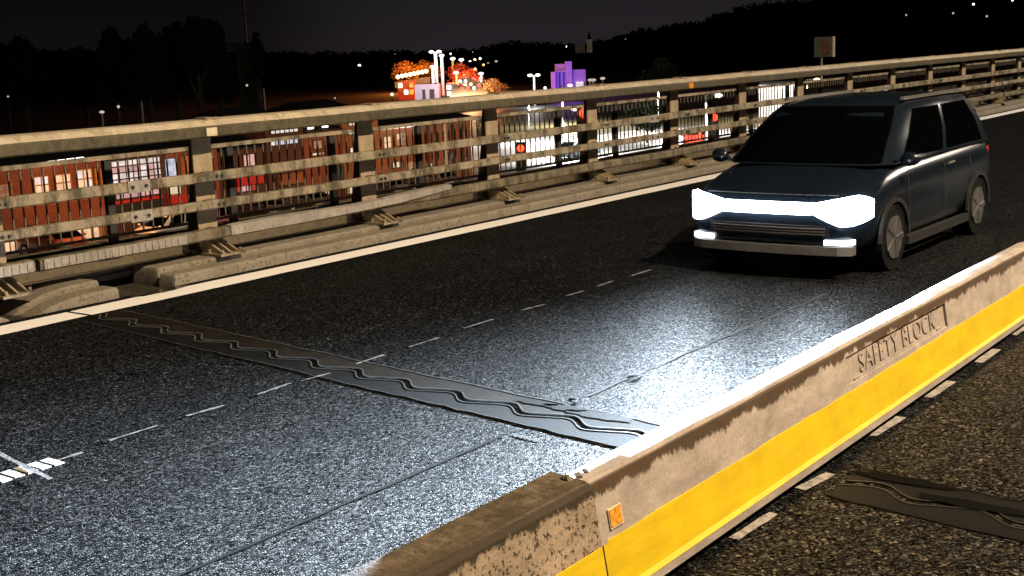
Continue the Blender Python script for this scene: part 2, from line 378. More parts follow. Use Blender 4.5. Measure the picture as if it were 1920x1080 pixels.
# ------------------------------------------------------------------ expansion joint: two mortar bands with a wavy rubber seam
def seam(x): return 6.65-0.115*(x+9.63)
def wave(x):                                   # S-shaped steps, one every half metre
    ph = (x+4.875)/0.5*2*PI
    return 0.052*math.sin(ph)-0.009*math.sin(2*ph)
def joint(x0, x1, label, group):
    e = thing('expansion_joint', ((x0+x1)/2, seam((x0+x1)/2), ROAD), label, 'expansion joint', group)
    n = int((x1-x0)/0.0125); xs = [x0+(x1-x0)*i/n for i in range(n+1)]
    def band(f0, f1, z0, z1, name, mat, par=e):
        mb = MB(); m_ = len(xs); vs = []
        for x in xs: vs += [(x, f0(x), z0), (x, f1(x), z0), (x, f0(x), z1), (x, f1(x), z1)]
        fs = []
        for i in range(m_-1):
            a = 4*i; bq = a+4
            fs += [(a+2, bq+2, bq+3, a+3), (a, a+2, bq+2, bq), (a+1, bq+1, bq+3, a+3)]
        fs += [(0, 1, 3, 2), (4*m_-4, 4*m_-2, 4*m_-1, 4*m_-3)]
        mb.add(vs, fs); return mb.build(name, mat, par)
    jit = [random.uniform(-1, 1) for _ in range(400)]
    def ragged(x, k): i = (x-x0)/0.12; a = int(i); return (jit[(a+k) % 400]*(1-(i-a))+jit[(a+1+k) % 400]*(i-a))
    s = lambda x: seam(x)+wave(x)
    lw = lambda x: 0.215+0.012*ragged(x, 0); uw = lambda x: 0.235+0.012*ragged(x, 90)
    warm = x0 > -3
    band(lambda x: seam(x)-lw(x), lambda x: s(x)-0.041, ROAD-0.03, ROAD+0.006, 'mortar_band', M['joint_tar'] if warm else M['joint_mortar'])
    band(lambda x: s(x)+0.041, lambda x: seam(x)+uw(x), ROAD-0.03, ROAD+0.007, 'mortar_band', M['joint_tar'] if warm else M['joint_mortar_warm'])
    band(lambda x: s(x)-0.0405, lambda x: s(x)-0.029, ROAD-0.03, ROAD+0.009, 'steel_lip', M['dull_edge'] if warm else M['steel_edge'])
    band(lambda x: s(x)+0.029, lambda x: s(x)+0.0405, ROAD-0.03, ROAD+0.009, 'steel_lip', M['dull_edge'] if warm else M['steel_edge'])
    band(lambda x: s(x)-0.0285, lambda x: s(x)+0.0285, ROAD-0.03, ROAD-0.006, 'rubber_seal', M['rubber'])
    band(lambda x: seam(x)+uw(x)+0.002, lambda x: seam(x)+uw(x)+0.014, ROAD-0.03, ROAD+0.0095, 'joint_edge', M['joint_tar'] if warm else M['faint'])
    band(lambda x: seam(x)-lw(x)-0.010, lambda x: seam(x)-lw(x)-0.002, ROAD-0.03, ROAD+0.006, 'joint_edge', M['joint_tar'] if warm else M['faint'])
    return e
ej = joint(-9.75, -2.92, 'wavy steel and rubber expansion joint crossing the dark carriageway from kerb to barrier', 'expansion joints across the bridge')
joint(-2.40, 3.0, 'short wavy joint in the brown asphalt on the near side of the yellow barrier', 'expansion joints across the bridge')
# worn black tar patches poured over the joint's near end
def patch(cx, cy, rx, ry, z, par, mat='tar', name='tar_patch'):
    mb = MB(); n = 22; vs = [(cx, cy, z)]
    for i in range(n):
        a = 2*PI*i/n; k = random.uniform(0.72, 1.12); vs.append((cx+rx*k*math.cos(a), cy+ry*k*math.sin(a), z))
    mb.add(vs, [(0, 1+i, 1+(i+1) % n) for i in range(n)]); return mb.build(name, M[mat], par)
for px, py, rx, ry in ((1010, 758, 0.18, 0.05), (1060, 768, 0.16, 0.06), (1125, 782, 0.26, 0.075)):
    p = gnd(px, py); patch(p.x, p.y, rx, ry, ROAD+0.0105, ej)
for px, py, rx, ry in ((1700, 905, 0.30, 0.05), (1820, 950, 0.30, 0.06)):
    p = gnd(px, py); patch(p.x, p.y, rx, ry, ROAD+0.0125, road2)
for px, py, l, lab in ((1190, 708, 0.105, 'small black shred of rubber lying on the brightly lit asphalt'), (1076, 752, 0.06, 'tiny black scrap on the asphalt just above the wavy joint')):
    p = gnd(px, py); mb = MB(); n = 9; vs = []
    for i in range(n):
        u = i/(n-1)-0.5; w = 0.022*(1-abs(2*u)**2.5)+0.003
        for q in (-1, 1): vs.append((p.x+u*l*0.35+q*w, p.y+u*l*1.3, ROAD+0.008+0.01*math.cos(u*PI)))
        vs.append((p.x+u*l*0.35, p.y+u*l*1.3, ROAD+0.012+0.008*math.cos(u*PI)))
    fs = []
    for i in range(n-1):
        a = 3*i; fs += [(a, a+3, a+5, a+2), (a+2, a+5, a+4, a+1), (a, a+1, a+4, a+3)]
    mb.add(vs, fs).build('rubber_scrap', M['tar'], label=lab, category='road debris')

# ------------------------------------------------------------------ kerb and verge at the far side
kerb = struct(MB().box(-11.0, -10.252, -14, 140, -2.356, -2.235).build('kerb', M['verge']))
def kerb_stone(x0, x1, y0, y1, z, round0=0.0, round1=0.0, name='kerb_stone'):
    mb = MB(); n = 14; L = y1-y0; prof = []
    ys = [y0, y1]
    if round0: ys += [y0+round0*(1-math.cos(PI/2*k/n)) for k in range(1, n+1)]
    if round1: ys += [y1-round1*(1-math.cos(PI/2*k/n)) for k in range(1, n+1)]
    if L > 3: ys += [y0+k*1.0 for k in range(1, int(L))]
    ys = sorted(set(round(q, 4) for q in ys)); h0 = -2.3
    top = []
    for q in ys:
        h = z
        if round0 and q < y0+round0: u = (y0+round0-q)/round0; h = h0+(z-h0)*math.sqrt(max(0.05, 1-u*u))
        if round1 and q > y1-round1: u = (q-(y1-round1))/round1; h = min(h, h0+(z-h0)*math.sqrt(max(0.05, 1-u*u)))
        top.append(h)
    vs = []; m_ = len(ys)
    for q, h in zip(ys, top):
        bz = min(0.025, max(0.005, (h-h0)*0.3)); vs += [(x0, q, h0), (x0, q, h), (x1-bz*1.2, q, h), (x1, q, h-bz), (x1+0.006, q, h0)]
    fs = [(0, 1, 2, 3, 4), tuple(range(5*m_-5, 5*m_))[::-1]]
    for i in range(m_-1):
        for k in range(5):
            a = 5*i+k; bq = 5*i+(k+1) % 5; fs.append((a, bq, bq+5, a+5))
    mb.add(vs, fs); return mb.build(name, M['kerb'], kerb)
# front row and, behind a dark slot, a narrow back row; both end in rounded blocks at the joint
for x0, x1, z in ((-10.52, -10.28, -2.10), (-10.97, -10.585, -2.055)):
    kerb_stone(x0, x1, -6, 0.4, z)
    kerb_stone(x0, x1, 0.42, 6.22, z, 0, 0.5)
    kerb_stone(x0, x1, 6.36, 7.30, z-0.005, 0.75, 0)
    o = 7.95 if x1 > -10.4 else 7.98
    ys = [o+3.0*k for k in range(0, 16)]
    for a, bq in zip(ys[:-1], ys[1:]): kerb_stone(x0, x1, a, bq-0.008, z+0.0, 0.05 if a == o else 0, 0)
m, t, b = principled('water'); M['water'] = m
b.inputs['Base Color'].default_value = (0.006, 0.006, 0.006, 1); b.inputs['Roughness'].default_value = 0.06; setspec(b, 0.6)
bump(t, b, noise(t, coords(t), 3.0, 2), 0.05, 0.01)
mb = MB(); n = 20
mb.add([(-10.15, 7.66, ROAD+0.006)]+[(-10.15+(0.10+random.uniform(-0.02, 0.0))*math.cos(2*PI*i/n), 7.66+(0.36+random.uniform(-0.06, 0.02))*math.sin(2*PI*i/n), ROAD+0.006) for i in range(n)], [(0, 1+i, 1+(i+1) % n) for i in range(n)])
struct(mb.build('puddle', M['water']))
struct(MB().box(-12.0, -11.0, -14, 140, -2.356, -2.30).build('bridge_verge', M['verge']))
beam = struct(MB().box(-11.9, -11.27, -14, 140, -2.298, -2.07).build('parapet_beam', M['verge']))
MB().box(-11.9, -11.20, -14, 140, -2.068, -1.90).build('coping', M['beam'], beam)
for x, z, r, lab in ((-11.05, -2.14, 0.028, 'thin grey cable duct along the verge, nearer the kerb'), (-11.14, -2.10, 0.034, 'thicker grey duct along the verge, tight against the parapet beam')):
    mb = MB(); pts = [(x+random.uniform(-0.006, 0.006), -8+k*4.0, z) for k in range(32)]
    for p, q in zip(pts[:-1], pts[1:]): mb.tube(p, q, r, 8)
    mb.build('cable_duct', M['conduit'], smooth=True, label=lab, category='duct')

# ------------------------------------------------------------------ steel guardrail on the kerb
gr = thing('bridge_guardrail', (-10.75, 14, -2.05), 'weathered steel guardrail with broad top rail and three lower rails along the far kerb', 'guardrail')
def beamrail(prof, y0, y1, name, mat, moss=(), parent=gr, nz=0.004, **kw):
    mb = MB(); n = len(prof); k = max(2, int((y1-y0)/1.25)); vs = []
    for i in range(k+1):
        q = y0+(y1-y0)*i/k; dx = random.uniform(-nz, nz); dz = random.uniform(-nz, nz)
        for a, z in prof: vs.append((a+dx, q, z+dz))
    fs = [tuple(range(n))[::-1], tuple(range(n*k, n*k+n))]
    for i in range(k):
        for j in range(n):
            jj = (j+1) % n; fs.append((i*n+j, i*n+jj, i*n+n+jj, i*n+n+j))
    mb.add(vs, fs)
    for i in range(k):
        for j in moss: mb.mi[2+i*n+j] = 1  # front faces take the second, dark olive material
    return mb.build(name, mat, parent, **kw)
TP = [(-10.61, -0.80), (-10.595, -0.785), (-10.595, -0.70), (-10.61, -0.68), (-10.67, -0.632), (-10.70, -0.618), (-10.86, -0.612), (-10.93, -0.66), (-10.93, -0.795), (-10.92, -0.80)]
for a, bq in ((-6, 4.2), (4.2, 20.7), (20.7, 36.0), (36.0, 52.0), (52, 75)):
    beamrail(TP, a+0.006, bq-0.006, 'top_rail', [M['toprail'], M['frontrail']], (0, 1, 2))
def boxp(x0, x1, z0, z1, c=0.012): return [(x1-c, z0), (x1, z0+c), (x1, z1-c), (x1-c, z1), (x0+c, z1), (x0, z1-c), (x0, z0+c), (x0+c, z0)]
segs = ((-6, 4.6), (4.6, 7.9), (7.9, 17.9), (17.9, 27.9), (27.9, 40), (40, 55), (55, 75))
for a, bq in segs:
    beamrail(boxp(-10.73, -10.63, -1.265, -1.160), a+0.004, bq-0.004, 'middle_rail', M['rail'])
    beamrail(boxp(-10.73, -10.63, -1.555, -1.462), a+0.004, bq-0.004, 'lower_rail', M['rail'])
for q in (4.6, 7.9, 17.9, 27.9):
    for z0, z1 in ((-1.272, -1.153), (-1.562, -1.455)):
        sp_ = MB().box(-10.629, -10.617, q-0.13, q+0.13, z0, z1).build('splice_plate', M['pale_rail'], gr)
        mb = MB()
        for sy in (-0.08, 0.08): mb.tube((-10.618, q+sy, (z0+z1)/2), (-10.600, q+sy, (z0+z1)/2), 0.018, 6)
        mb.build('bolt', M['dark_steel'], sp_)
for a, bq in ((-6, 6.66), (6.70, 12.3), (12.3, 24), (24, 40), (40, 60), (60, 75)):
    beamrail(boxp(-10.74, -10.60, -1.875, -1.760, 0.02), a+0.004, bq-0.004, 'foot_rail', M['footrail'], nz=0.006)
# buckled pale sleeve bolted over the foot rail, pulled up at its far end
mb = MB(); vs = []; k = 16
for i in range(k+1):
    u = i/k; q = 9.0+3.7*u; z1 = -1.755+0.035*u*u+0.012*math.sin(u*9); z0 = -1.855+0.06*u**2
    if u > 0.75: z0 += (u-0.75)*0.12
    x = -10.585+0.035*math.sin(u*PI)
    vs += [(x, q, z0), (x, q, z1), (x-0.09, q, z1+0.012), (x-0.09, q, z0)]
fs = [(0, 1, 2, 3), (4*k, 4*k+3, 4*k+2, 4*k+1)]
for i in range(k):
    for j in range(4): fs.append((4*i+j, 4*i+(j+1) % 4, 4*i+4+(j+1) % 4, 4*i+4+j))
mb.add(vs, fs).build('rail_sleeve', M['pale_rail'], gr, label='pale buckled sleeve over the foot rail')
for a, bq in ((5.1, 6.62), (6.74, 8.4)):
    mb = MB().box(-10.592, -10.578, a, bq, -1.862, -1.768)
    for j in range(int((bq-a)/0.08)): mb.box(-10.5775, -10.570, a+0.02+j*0.08, a+0.055+j*0.08, -1.855, -1.775)
    mb.build('ribbed_plate', M['pale_rail'], gr)
POSTS = [-3.75, -1.21, 1.33, 3.87, 6.41, 8.93]+[11.46+2.51*i for i in range(25)]
proto = None
for i, y in enumerate(POSTS):
    if proto is None:
        y0 = 0.0; mb = MB()
        # tapering web plate facing along the road, flange at the front
        mb.box(-10.895, -10.875, y0-0.128, y0+0.128, -1.97, -0.801)
        pst = mb.build('post', M['post'], gr); pst.location.y = y-14
        WL[pst] = Vector((0, 0, 0))
        mb = MB()
        for sy in (-0.11, 0.098): mb.prism([(-10.896, -0.80), (-10.896, -2.028), (-11.10, -2.028), (-11.08, -1.8), (-11.0, -1.35), (-10.96, -0.95), (-10.94, -0.80)], y0+sy, y0+sy+0.012)
        mb.build('web', M['web_shade'], pst)
        mb = MB()
        for z0, z1 in ((-1.25, -1.175), (-1.54, -1.475), (-1.86, -1.775)): mb.box(-10.874, -10.742, y0-0.05, y0+0.05, z0, z1)
        mb.build('spacer', M['dark_steel'], pst)
        mb = MB().box(-10.96, -10.50, y0-0.17, y0+0.17, -2.052, -2.028)
        for sx, sy in ((-10.53, -0.12), (-10.53, 0.12), (-10.72, -0.14), (-10.72, 0.14)): mb.tube((sx, sy, -2.03), (sx, sy, -1.985), 0.016, 6)
        link_o = mb.build('base_plate', M['rail'], pst)
        mb = MB()
        for sy in (-0.10, 0.0, 0.10):
            mb.prism([(-10.874, -2.027), (-10.52, -2.027), (-10.64, -1.97), (-10.80, -1.90), (-10.874, -1.88)], sy-0.012, sy+0.012)
        mb.build('gusset', M['post'], pst)
        mb = MB()
        for z in (-1.213, -1.508):
            for sy in (-0.035, 0.035): mb.tube((-10.632, y0+sy, z), (-10.612, y0+sy, z), 0.017, 6)
        mb.build('bolt', M['dark_steel'], pst)
        MB().box(-10.86, -10.68, y0-0.09, y0+0.09, -0.63, -0.598).build('cap_plate', M['rail'], pst)
        proto = pst
    else:
        c = copy_tree(proto, gr); c.location.y = y-14
for px, py, mat_, lab in ((395, 238, 'pale', 'pale reflector plate'), (1295, 155, 'amber', 'amber reflector plate')):
    p = onx(px, py, -10.59)
    MB().box(-10.592, -10.575, p.y-0.07, p.y+0.07, -0.785, -0.70).build('reflector', M[mat_], gr, label=lab)

# ------------------------------------------------------------------ railing of thin bars behind it
fn = thing('picket_railing', (-11.6, 14, -1.9), 'dark steel railing of thin upright bars along the outer bridge edge', 'railing')
FY0, BAY = 1.56, 1.675
for a in range(6):
    y0 = FY0+a*BAY*5
    MB().box(-11.64, -11.58, y0+0.003, y0+BAY*5-0.003, -1.0, -0.955).build('handrail', M['rail'], fn)
    MB().box(-11.625, -11.595, y0+0.003, y0+BAY*5-0.003, -1.83, -1.80).build('bottom_rail', M['fence'], fn)
pm = None; bmsh = None
for k in range(30):
    y = FY0+k*BAY
    if k < 24:
        if pm is None:
            pm = MB().box(-11.66, -11.60, -0.045, 0.045, -1.90, -0.957).build('railing_post', M['dark_steel'], fn); o = pm
        else: o = link('railing_post', pm.data, fn)
        o.location.y = y-14
    for j in range(1, 13):
        if k >= 25: break
        if bmsh is None:
            bmsh = MB().box(-11.619, -11.603, -0.007, 0.007, -1.80, -1.0).build('bar', M['fence'], fn); o = bmsh
        else: o = link('bar', bmsh.data, fn)
        o.location.y = y+j*BAY/13-14
# small square sign on a thin pole beside the railing
p0 = onx(1540, 165, -11.95); sg = thing('road_sign', (p0.x, p0.y, -2.07), 'small square grey sign board on a thin pole behind the far guardrail', 'sign')
MB().tube((p0.x, p0.y, -3.0), (p0.x, p0.y, -0.05), 0.03, 8).build('pole', M['rail'], sg)
c = at(1545, 88, 1.0); c = c*(p0.y/c.y)
MB().box(c.x-0.21, c.x+0.21, p0.y-0.05, p0.y+0.03, c.z-0.22, c.z+0.22).build('board', plain('grey_board', (0.05, 0.055, 0.043), 0.6, vary=0.3), sg)
MB().box(c.x-0.02, c.x+0.14, p0.y-0.056, p0.y-0.051, c.z-0.16, c.z+0.12).build('red_lit_panel', plain('red_reflection', (0.07, 0.03, 0.016), 0.7, vary=0.6, scale=20), sg)  # reddish light on the board, put into the panel's colour
MB().box(c.x+0.213, c.x+0.245, p0.y-0.055, p0.y+0.035, c.z-0.225, c.z+0.225).build('edge_trim', M['pale_rail'], sg)

# ------------------------------------------------------------------ concrete safety barrier in the middle
NEAR = [(-2.545, -2.155), (-2.545, -2.115), (-2.562, -2.095), (-2.632, -1.668), (-2.650, -1.645)]
FAR = [(-2.70, -1.643), (-2.80, -1.672), (-2.845, -1.71), (-2.93, -2.155)]
def facex(z):      # x of the near face at height z
    return -2.562+(z+2.095)/(0.427)*(-0.070)
FAR_SQUARE = [(-2.825, -1.630), (-2.84, -1.645), (-2.93, -2.155)]     # the old block keeps a square far edge and leans a little to the near side
def barrier(y0, y1, mat, label, dx=0.0, far=FAR):
    t_ = thing('concrete_barrier', (-2.7+dx, (y0+y1)/2, ROAD), label, 'barrier', 'concrete barrier blocks down the middle of the bridge')
    bd = MB().prism([(x+dx, z) for x, z in NEAR+far], y0, y1, cuts=40).build('body', mat, t_)
    bm = bmesh.new(); bm.from_mesh(bd.data)
    for vv in bm.verts:
        q = vv.co.y
        if vv.co.z > -1.72: vv.co.z += 0.0022*math.sin(q*3.1+dx*40)+0.0012*math.sin(q*7.7+1); vv.co.x += 0.0025*math.sin(q*2.3+2)+0.001*math.sin(q*9.1)
    bm.to_mesh(bd.data); bm.free()
    MB().box(-2.88+dx, -2.585+dx, y0+0.02, y1-0.02, ROAD+0.001, -2.156).build('gap_filler', M['rubber'], t_)  # black filler for the shaded gap under the raised block
    mb = MB(); k = 30; vs = []
    for i in range(k+1):
        q = y0+0.012+(y1-y0-0.024)*i/k; zt = -1.893+random.uniform(-0.004, 0.004)
        for z, o in ((-2.112, 0.001), (-2.092, 0.006), (zt, 0.006), (zt, 0.0)): vs.append((facex(z)+o+dx+(0.016 if z < -2.1 else 0), q, z))
    fs = []
    for i in range(k):
        for j in range(3): fs.append((4*i+j, 4*i+4+j, 4*i+5+j, 4*i+1+j))
    mb.add(vs, fs).build('yellow_stripe', M['yellow'], t_)
    return t_, bd
def cut(bd, y0, y1, z0, z1, depth):
    k = MB().hexa([(facex(z0)-depth, y0, z0), (facex(z0)+0.1, y0, z0), (facex(z0)+0.1, y1, z0), (facex(z0)-depth, y1, z0),
                   (facex(z1)-depth, y0, z1), (facex(z1)+0.1, y0, z1), (facex(z1)+0.1, y1, z1), (facex(z1)-depth, y1, z1)]).build('cutter', M['barrier'])
    modified(bd, ('BOOLEAN', dict(operation='DIFFERENCE', object=k, solver='EXACT')))
    bpy.data.objects.remove(k)
def face_slab(y0, y1, z0, z1, d0, d1, name, mat, par, **kw):
    return MB().hexa([(facex(z0)+d0, y0, z0), (facex(z0)+d1, y0, z0), (facex(z0)+d1, y1, z0), (facex(z0)+d0, y1, z0),
                      (facex(z1)+d0, y0, z1), (facex(z1)+d1, y0, z1), (facex(z1)+d1, y1, z1), (facex(z1)+d0, y1, z1)]).build(name, mat, par, **kw)
b1, bd1 = barrier(3.885, 10.35, M['barrier'], 'tan concrete barrier block with yellow stripe and raised lettering in a recessed panel')
cut(bd1, 6.40, 8.03, -1.862, -1.712, 0.018)
face_slab(6.402, 8.028, -1.860, -1.714, -0.0178, -0.0150, 'inscription_panel', M['barrier'], b1)
cu = bpy.data.curves.new('lettering', 'FONT'); cu.body = '_SAFETY BLOCK_'; cu.size = 0.155; cu.extrude = 0.0022; cu.align_x = 'CENTER'; cu.align_y = 'CENTER'; cu.space_character = 1.08
to = bpy.data.objects.new('lettering', cu); C.objects.link(to)
dg = bpy.context.evaluated_depsgraph_get(); dg.update(); me = bpy.data.meshes.new_from_object(to.evaluated_get(dg)); bpy.data.objects.remove(to)
slope = math.atan2(0.070, 0.427)
u = Vector((0, 1, 0)); w_ = Vector((-math.sin(slope), 0, math.cos(slope))); n_ = u.cross(w_)
wid = max(v_.co.x for v_ in me.vertices)-min(v_.co.x for v_ in me.vertices); sx = 1.45/wid
org = Vector((facex(-1.788)-0.0095, 7.215, -1.788))
for v_ in me.vertices: v_.co = org+u*v_.co.x*sx+w_*v_.co.y+n_*v_.co.z
# one part for each letter
bm = bmesh.new(); bm.from_mesh(me); bmesh.ops.remove_doubles(bm, verts=bm.verts, dist=1e-5); bm.verts.ensure_lookup_table(); seen = set()
for v0 in bm.verts:
    if v0.index in seen: continue
    stack = [v0]; isl = []; seen.add(v0.index)
    while stack:
        vv = stack.pop(); isl.append(vv)
        for ed in vv.link_edges:
            ov = ed.other_vert(vv)
            if ov.index not in seen: seen.add(ov.index); stack.append(ov)
    ix = {vv.index: k for k, vv in enumerate(isl)}
    mb = MB(); mb.add([tuple(vv.co) for vv in isl], [tuple(ix[q.index] for q in fc.verts) for fc in bm.faces if fc.verts[0].index in ix])
    mb.build('letter', M['barrier'], b1)
bm.free()
face_slab(3.966, 4.062, -1.862, -1.782, 0.0, 0.005, 'reflector_mount', M['pale'], b1)
face_slab(3.970, 4.052, -1.853, -1.785, 0.0055, 0.008, 'reflector', M['amber'], b1)
for a, bq in ((3.886, 3.93),): face_slab(a, bq, -1.90, -1.70, 0.0, 0.006, 'end_rib', M['barrier'], b1)
b2, bd2 = barrier(-2.6, 3.870, M['barrier_old'], 'old mottled barrier block with blackened mossy top, left of the lettered one', 0.035, FAR_SQUARE)
barrier(10.365, 16.8, M['barrier'], 'farther barrier block beyond the end of the lettered one', -0.03)
b1.rotation_euler.z = math.radians(0.55); b1.location.x -= 0.018
# broken lumps of concrete and a bent lifting eye where the two blocks meet
for k, (px, py, r) in enumerate(((1062, 905, 0.022), (1085, 897, 0.018), (1098, 888, 0.014))):
    p = gnd(px, py, -1.65)
    mb = MB().ball((0, 0, 0), r, 7, 5, (1.2, 0.9, 0.7)); mb.v = [(a*random.uniform(0.8, 1.2)+p.x, c_*random.uniform(0.8, 1.2)+p.y, d*random.uniform(0.8, 1.2)-1.645+r*0.5) for a, c_, d in mb.v]
    mb.build('concrete_lump', M['kerb'], label=('largest crumbled concrete lump on the barrier top by the block joint', 'middle concrete lump on the barrier top by the block joint', 'smallest concrete crumb nearest the gap between the blocks')[k], category='rubble', group='crumbled lumps on the barrier')

# ------------------------------------------------------------------ cars
M['car_dark'] = plain('dark_car_paint', (0.0045, 0.008, 0.014), 0.22, spec=0.6, vary=0.1)
M['glass'] = plain('dark_glass', (0.0008, 0.001, 0.0012), 0.02, spec=0.6, vary=0.1)
M['tyre'] = plain('tyre', (0.004, 0.004, 0.004), 0.85, spec=0.1)
M['rim'] = plain('alloy_rim', (0.42, 0.42, 0.43), 0.3, metal=0.9)
M['silver_trim'] = plain('satin_trim', (0.16, 0.155, 0.15), 0.38, metal=0.4)
M['plate'] = plain('number_plate', (0.45, 0.45, 0.43), 0.5)
M['led'] = glow('white_headlight', (0.86, 0.94, 1.0), 22.0, sample=True)
M['fog'] = glow('daytime_lamp', (0.86, 0.94, 1.0), 5.0)
M['lamp_off'] = plain('lamp_glass', (0.5, 0.5, 0.5), 0.1, metal=0.4)
M['tail'] = plain('red_lens', (0.35, 0.01, 0.01), 0.2)
M['tail_lit'] = glow('red_lit_lens', (1.0, 0.06, 0.03), 4.0)
def nose(x):
    x = abs(x); return 0.02+0.05*(x/0.7)**2 if x < 0.7 else 0.07+0.26*((x-0.7)/0.22)**2
def make_car(loc, label, group, lit, rz=0):
    e = thing('parked_car' if not lit else 'car', loc, label, 'car', group, rz)
    mb = MB()
    st = [(0.02, .60, .34, .60), (0.05, .74, .27, .70), (0.14, .84, .22, .78), (0.35, .90, .19, .86), (0.72, .915, .18, .95), (1.0, .92, .18, 1.0), (1.7, .92, .18, 1.02),
          (2.8, .92, .18, 1.04), (3.5, .91, .19, 1.05), (3.85, .88, .24, 1.03), (4.0, .82, .30, .96), (4.06, .70, .36, .86)]
    for y, hw, zb, zt in st:
        half = [(0, zb), (.75*hw, zb), (.95*hw, zb+.07), (hw, zb+(zt-zb)*.45), (.975*hw, zt-.12), (.90*hw, zt-.03), (.6*hw, zt+.015), (0, zt+.035)]
        ring = half+[(-x, z) for x, z in half[-2:0:-1]]
        mb.v += [(x, y, z) for x, z in ring]
    n = 14
    mb.f.append(tuple(range(n))); mb.f.append(tuple(range(n*(len(st)-1), n*len(st)))[::-1])
    for k in range(len(st)-1):
        for i in range(n): mb.f.append((k*n+i, k*n+(i+1) % n, (k+1)*n+(i+1) % n, (k+1)*n+i))
    mb.mi = [0]*len(mb.f)
    body = mb.build('body', M['car_dark'], e, False, True)
    modified(body, ('SUBSURF', dict(levels=1)))
    k = MB()
    for y in (0.82, 3.30): k.tube((-1.2, y, .30), (-.66, y, .30), .345, 20); k.tube((.66, y, .30), (1.2, y, .30), .345, 20)
    kc = k.build('cutter', M['black'])
    modified(body, ('BOOLEAN', dict(operation='DIFFERENCE', object=kc, solver='EXACT'))); bpy.data.objects.remove(kc)
    body.data.polygons.foreach_set('use_smooth', [True]*len(body.data.polygons))
    # cabin
    rings = [(0.98, 0.74, 3.92, .86), (1.22, 1.10, 3.82, .80), (1.42, 1.42, 3.70, .72), (1.51, 1.62, 3.58, .66), (1.545, 1.95, 3.35, .52)]
    def ring(z, y0, y1, hw):
        r = .16
        return [(-hw+r, y0), (0, y0-.05), (hw-r, y0), (hw, y0+r*1.3), (hw, (y0+y1)/2), (hw, y1-r), (hw-r, y1), (0, y1+.03), (-hw+r, y1), (-hw, y1-r), (-hw, (y0+y1)/2), (-hw, y0+r*1.3)]
    cb = MB(); R_ = [[(x, y, q[0]) for x, y in ring(*q)] for q in rings]
    for rr in R_: cb.v += rr
    for a in range(len(R_)-1):
        for i in range(12): cb.f.append((a*12+i, a*12+(i+1) % 12, a*12+12+(i+1) % 12, a*12+12+i))
    cb.f.append(tuple(range(48, 60))); cb.mi = [0]*len(cb.f)
    roof = cb.build('cabin', M['car_dark'], e, False, True)
    def pane(i, j, lo, hi, s0, s1, name):
        """glass over cabin columns i..j, between ring fractions lo..hi, pulled in at the ends, standing proud"""
        mb = MB(); g = []
        cols = list(range(i, j+1))
        def P(c, f):
            a = min(int(f), 3); u = f-a
            p = Vector(R_[a][c % 12]).lerp(Vector(R_[a+1][c % 12]), u); return p
        for f in (lo, (lo+hi)/2, hi):
            row = [P(c, f) for c in cols]
            row[0] = row[0].lerp(row[1], s0); row[-1] = row[-1].lerp(row[-2], s1); g.append(row)
        cen = Vector((0, 2.3, 0.9)); m_ = len(cols); vs = []
        for row in g:
            for p in row:
                d = Vector((p.x, (p.y-2.3)*0.5, 0.15)).normalized(); vs.append(p+d*(0.02 if name == 'windscreen' else 0.009))
        fs = [(r*m_+c, r*m_+c+1, (r+1)*m_+c+1, (r+1)*m_+c) for r in range(2) for c in range(m_-1)]
        mb.add(vs, fs); return mb.build(name, M['glass'], e, False, True)
    pane(11, 15, .10, 2.72, .62, .62, 'windscreen'); pane(6, 8, .25, 2.4, .1, .1, 'rear_window')
    for i, j, a, bq in ((3, 4, .12, .05), (4, 5, .05, .15)): pane(i, j, .15, 2.3, a, bq, 'side_window')
    for i, j, a, bq in ((10, 11, .05, .12), (9, 10, .15, .05)): pane(i, j, .15, 2.3, a, bq, 'side_window')
    # nose: lamps, bar, grille, lower trim, plate
    def nosestrip(x0, x1, z0, z1, o, th, name, mat, n=9):
        mb = MB(); vs = []
        for i in range(n+1):
            x = x0+(x1-x0)*i/n; y = nose(x)-o
            a = z0(abs(x)) if callable(z0) else z0; bq = z1(abs(x)) if callable(z1) else z1
            vs += [(x, y, a), (x, y, bq), (x, y+th, bq), (x, y+th, a)]
        fs = [(0, 1, 2, 3), (4*n, 4*n+3, 4*n+2, 4*n+1)]+[(4*i+q, 4*i+(q+1) % 4, 4*i+4+(q+1) % 4, 4*i+4+q) for i in range(n) for q in range(4)]
        return mb.add(vs, fs).build(name, mat, e, False)
    for s in (-1, 1):
        nosestrip(s*.44, s*.90, (lambda x: .625-.12*min(1, max(0, (x-.44)/.25))**0.8+.06*max(0, (x-.78)/.12)**2), (lambda x: .70+.075*min(1, (x-.44)/.36)-.05*max(0, (x-.80)/.10)**2), .05, .10, 'headlight', M['led'] if lit else M['lamp_off'], 16)
        nosestrip(s*.56, s*.80, .33, .375, .045, .08, 'fog_lamp', M['fog'] if lit else M['lamp_off'])
    if lit: nosestrip(-.436, .436, .60, .705, .045, .08, 'light_bar', M['led'], 12)
    else: nosestrip(-.495, .495, .56, .70, .04, .08, 'grille', M['black'], 10)
    nosestrip(-.60, .60, .40, .50, .03, .06, 'lower_grille', M['black'], 12)
    nosestrip(-.80, .80, .235, .315, .055, .10, 'bumper_trim', M['silver_trim'], 14)
    for z in (.42, .445, .47): nosestrip(-.56, .56, z, z+.008, .042, .02, 'grille_slat', M['silver_trim'], 12)
    def bodyx(y, z):
        h = 0
        for (ya, ha, *_), (yb, hb, *_2) in zip(st[:-1], st[1:]):
            if ya <= y <= yb: h = ha+(hb-ha)*(y-ya)/(yb-ya)
        k = (z-.18)/.82; return h*(1-0.05*abs(2*k-0.9)**2.2)+0.004
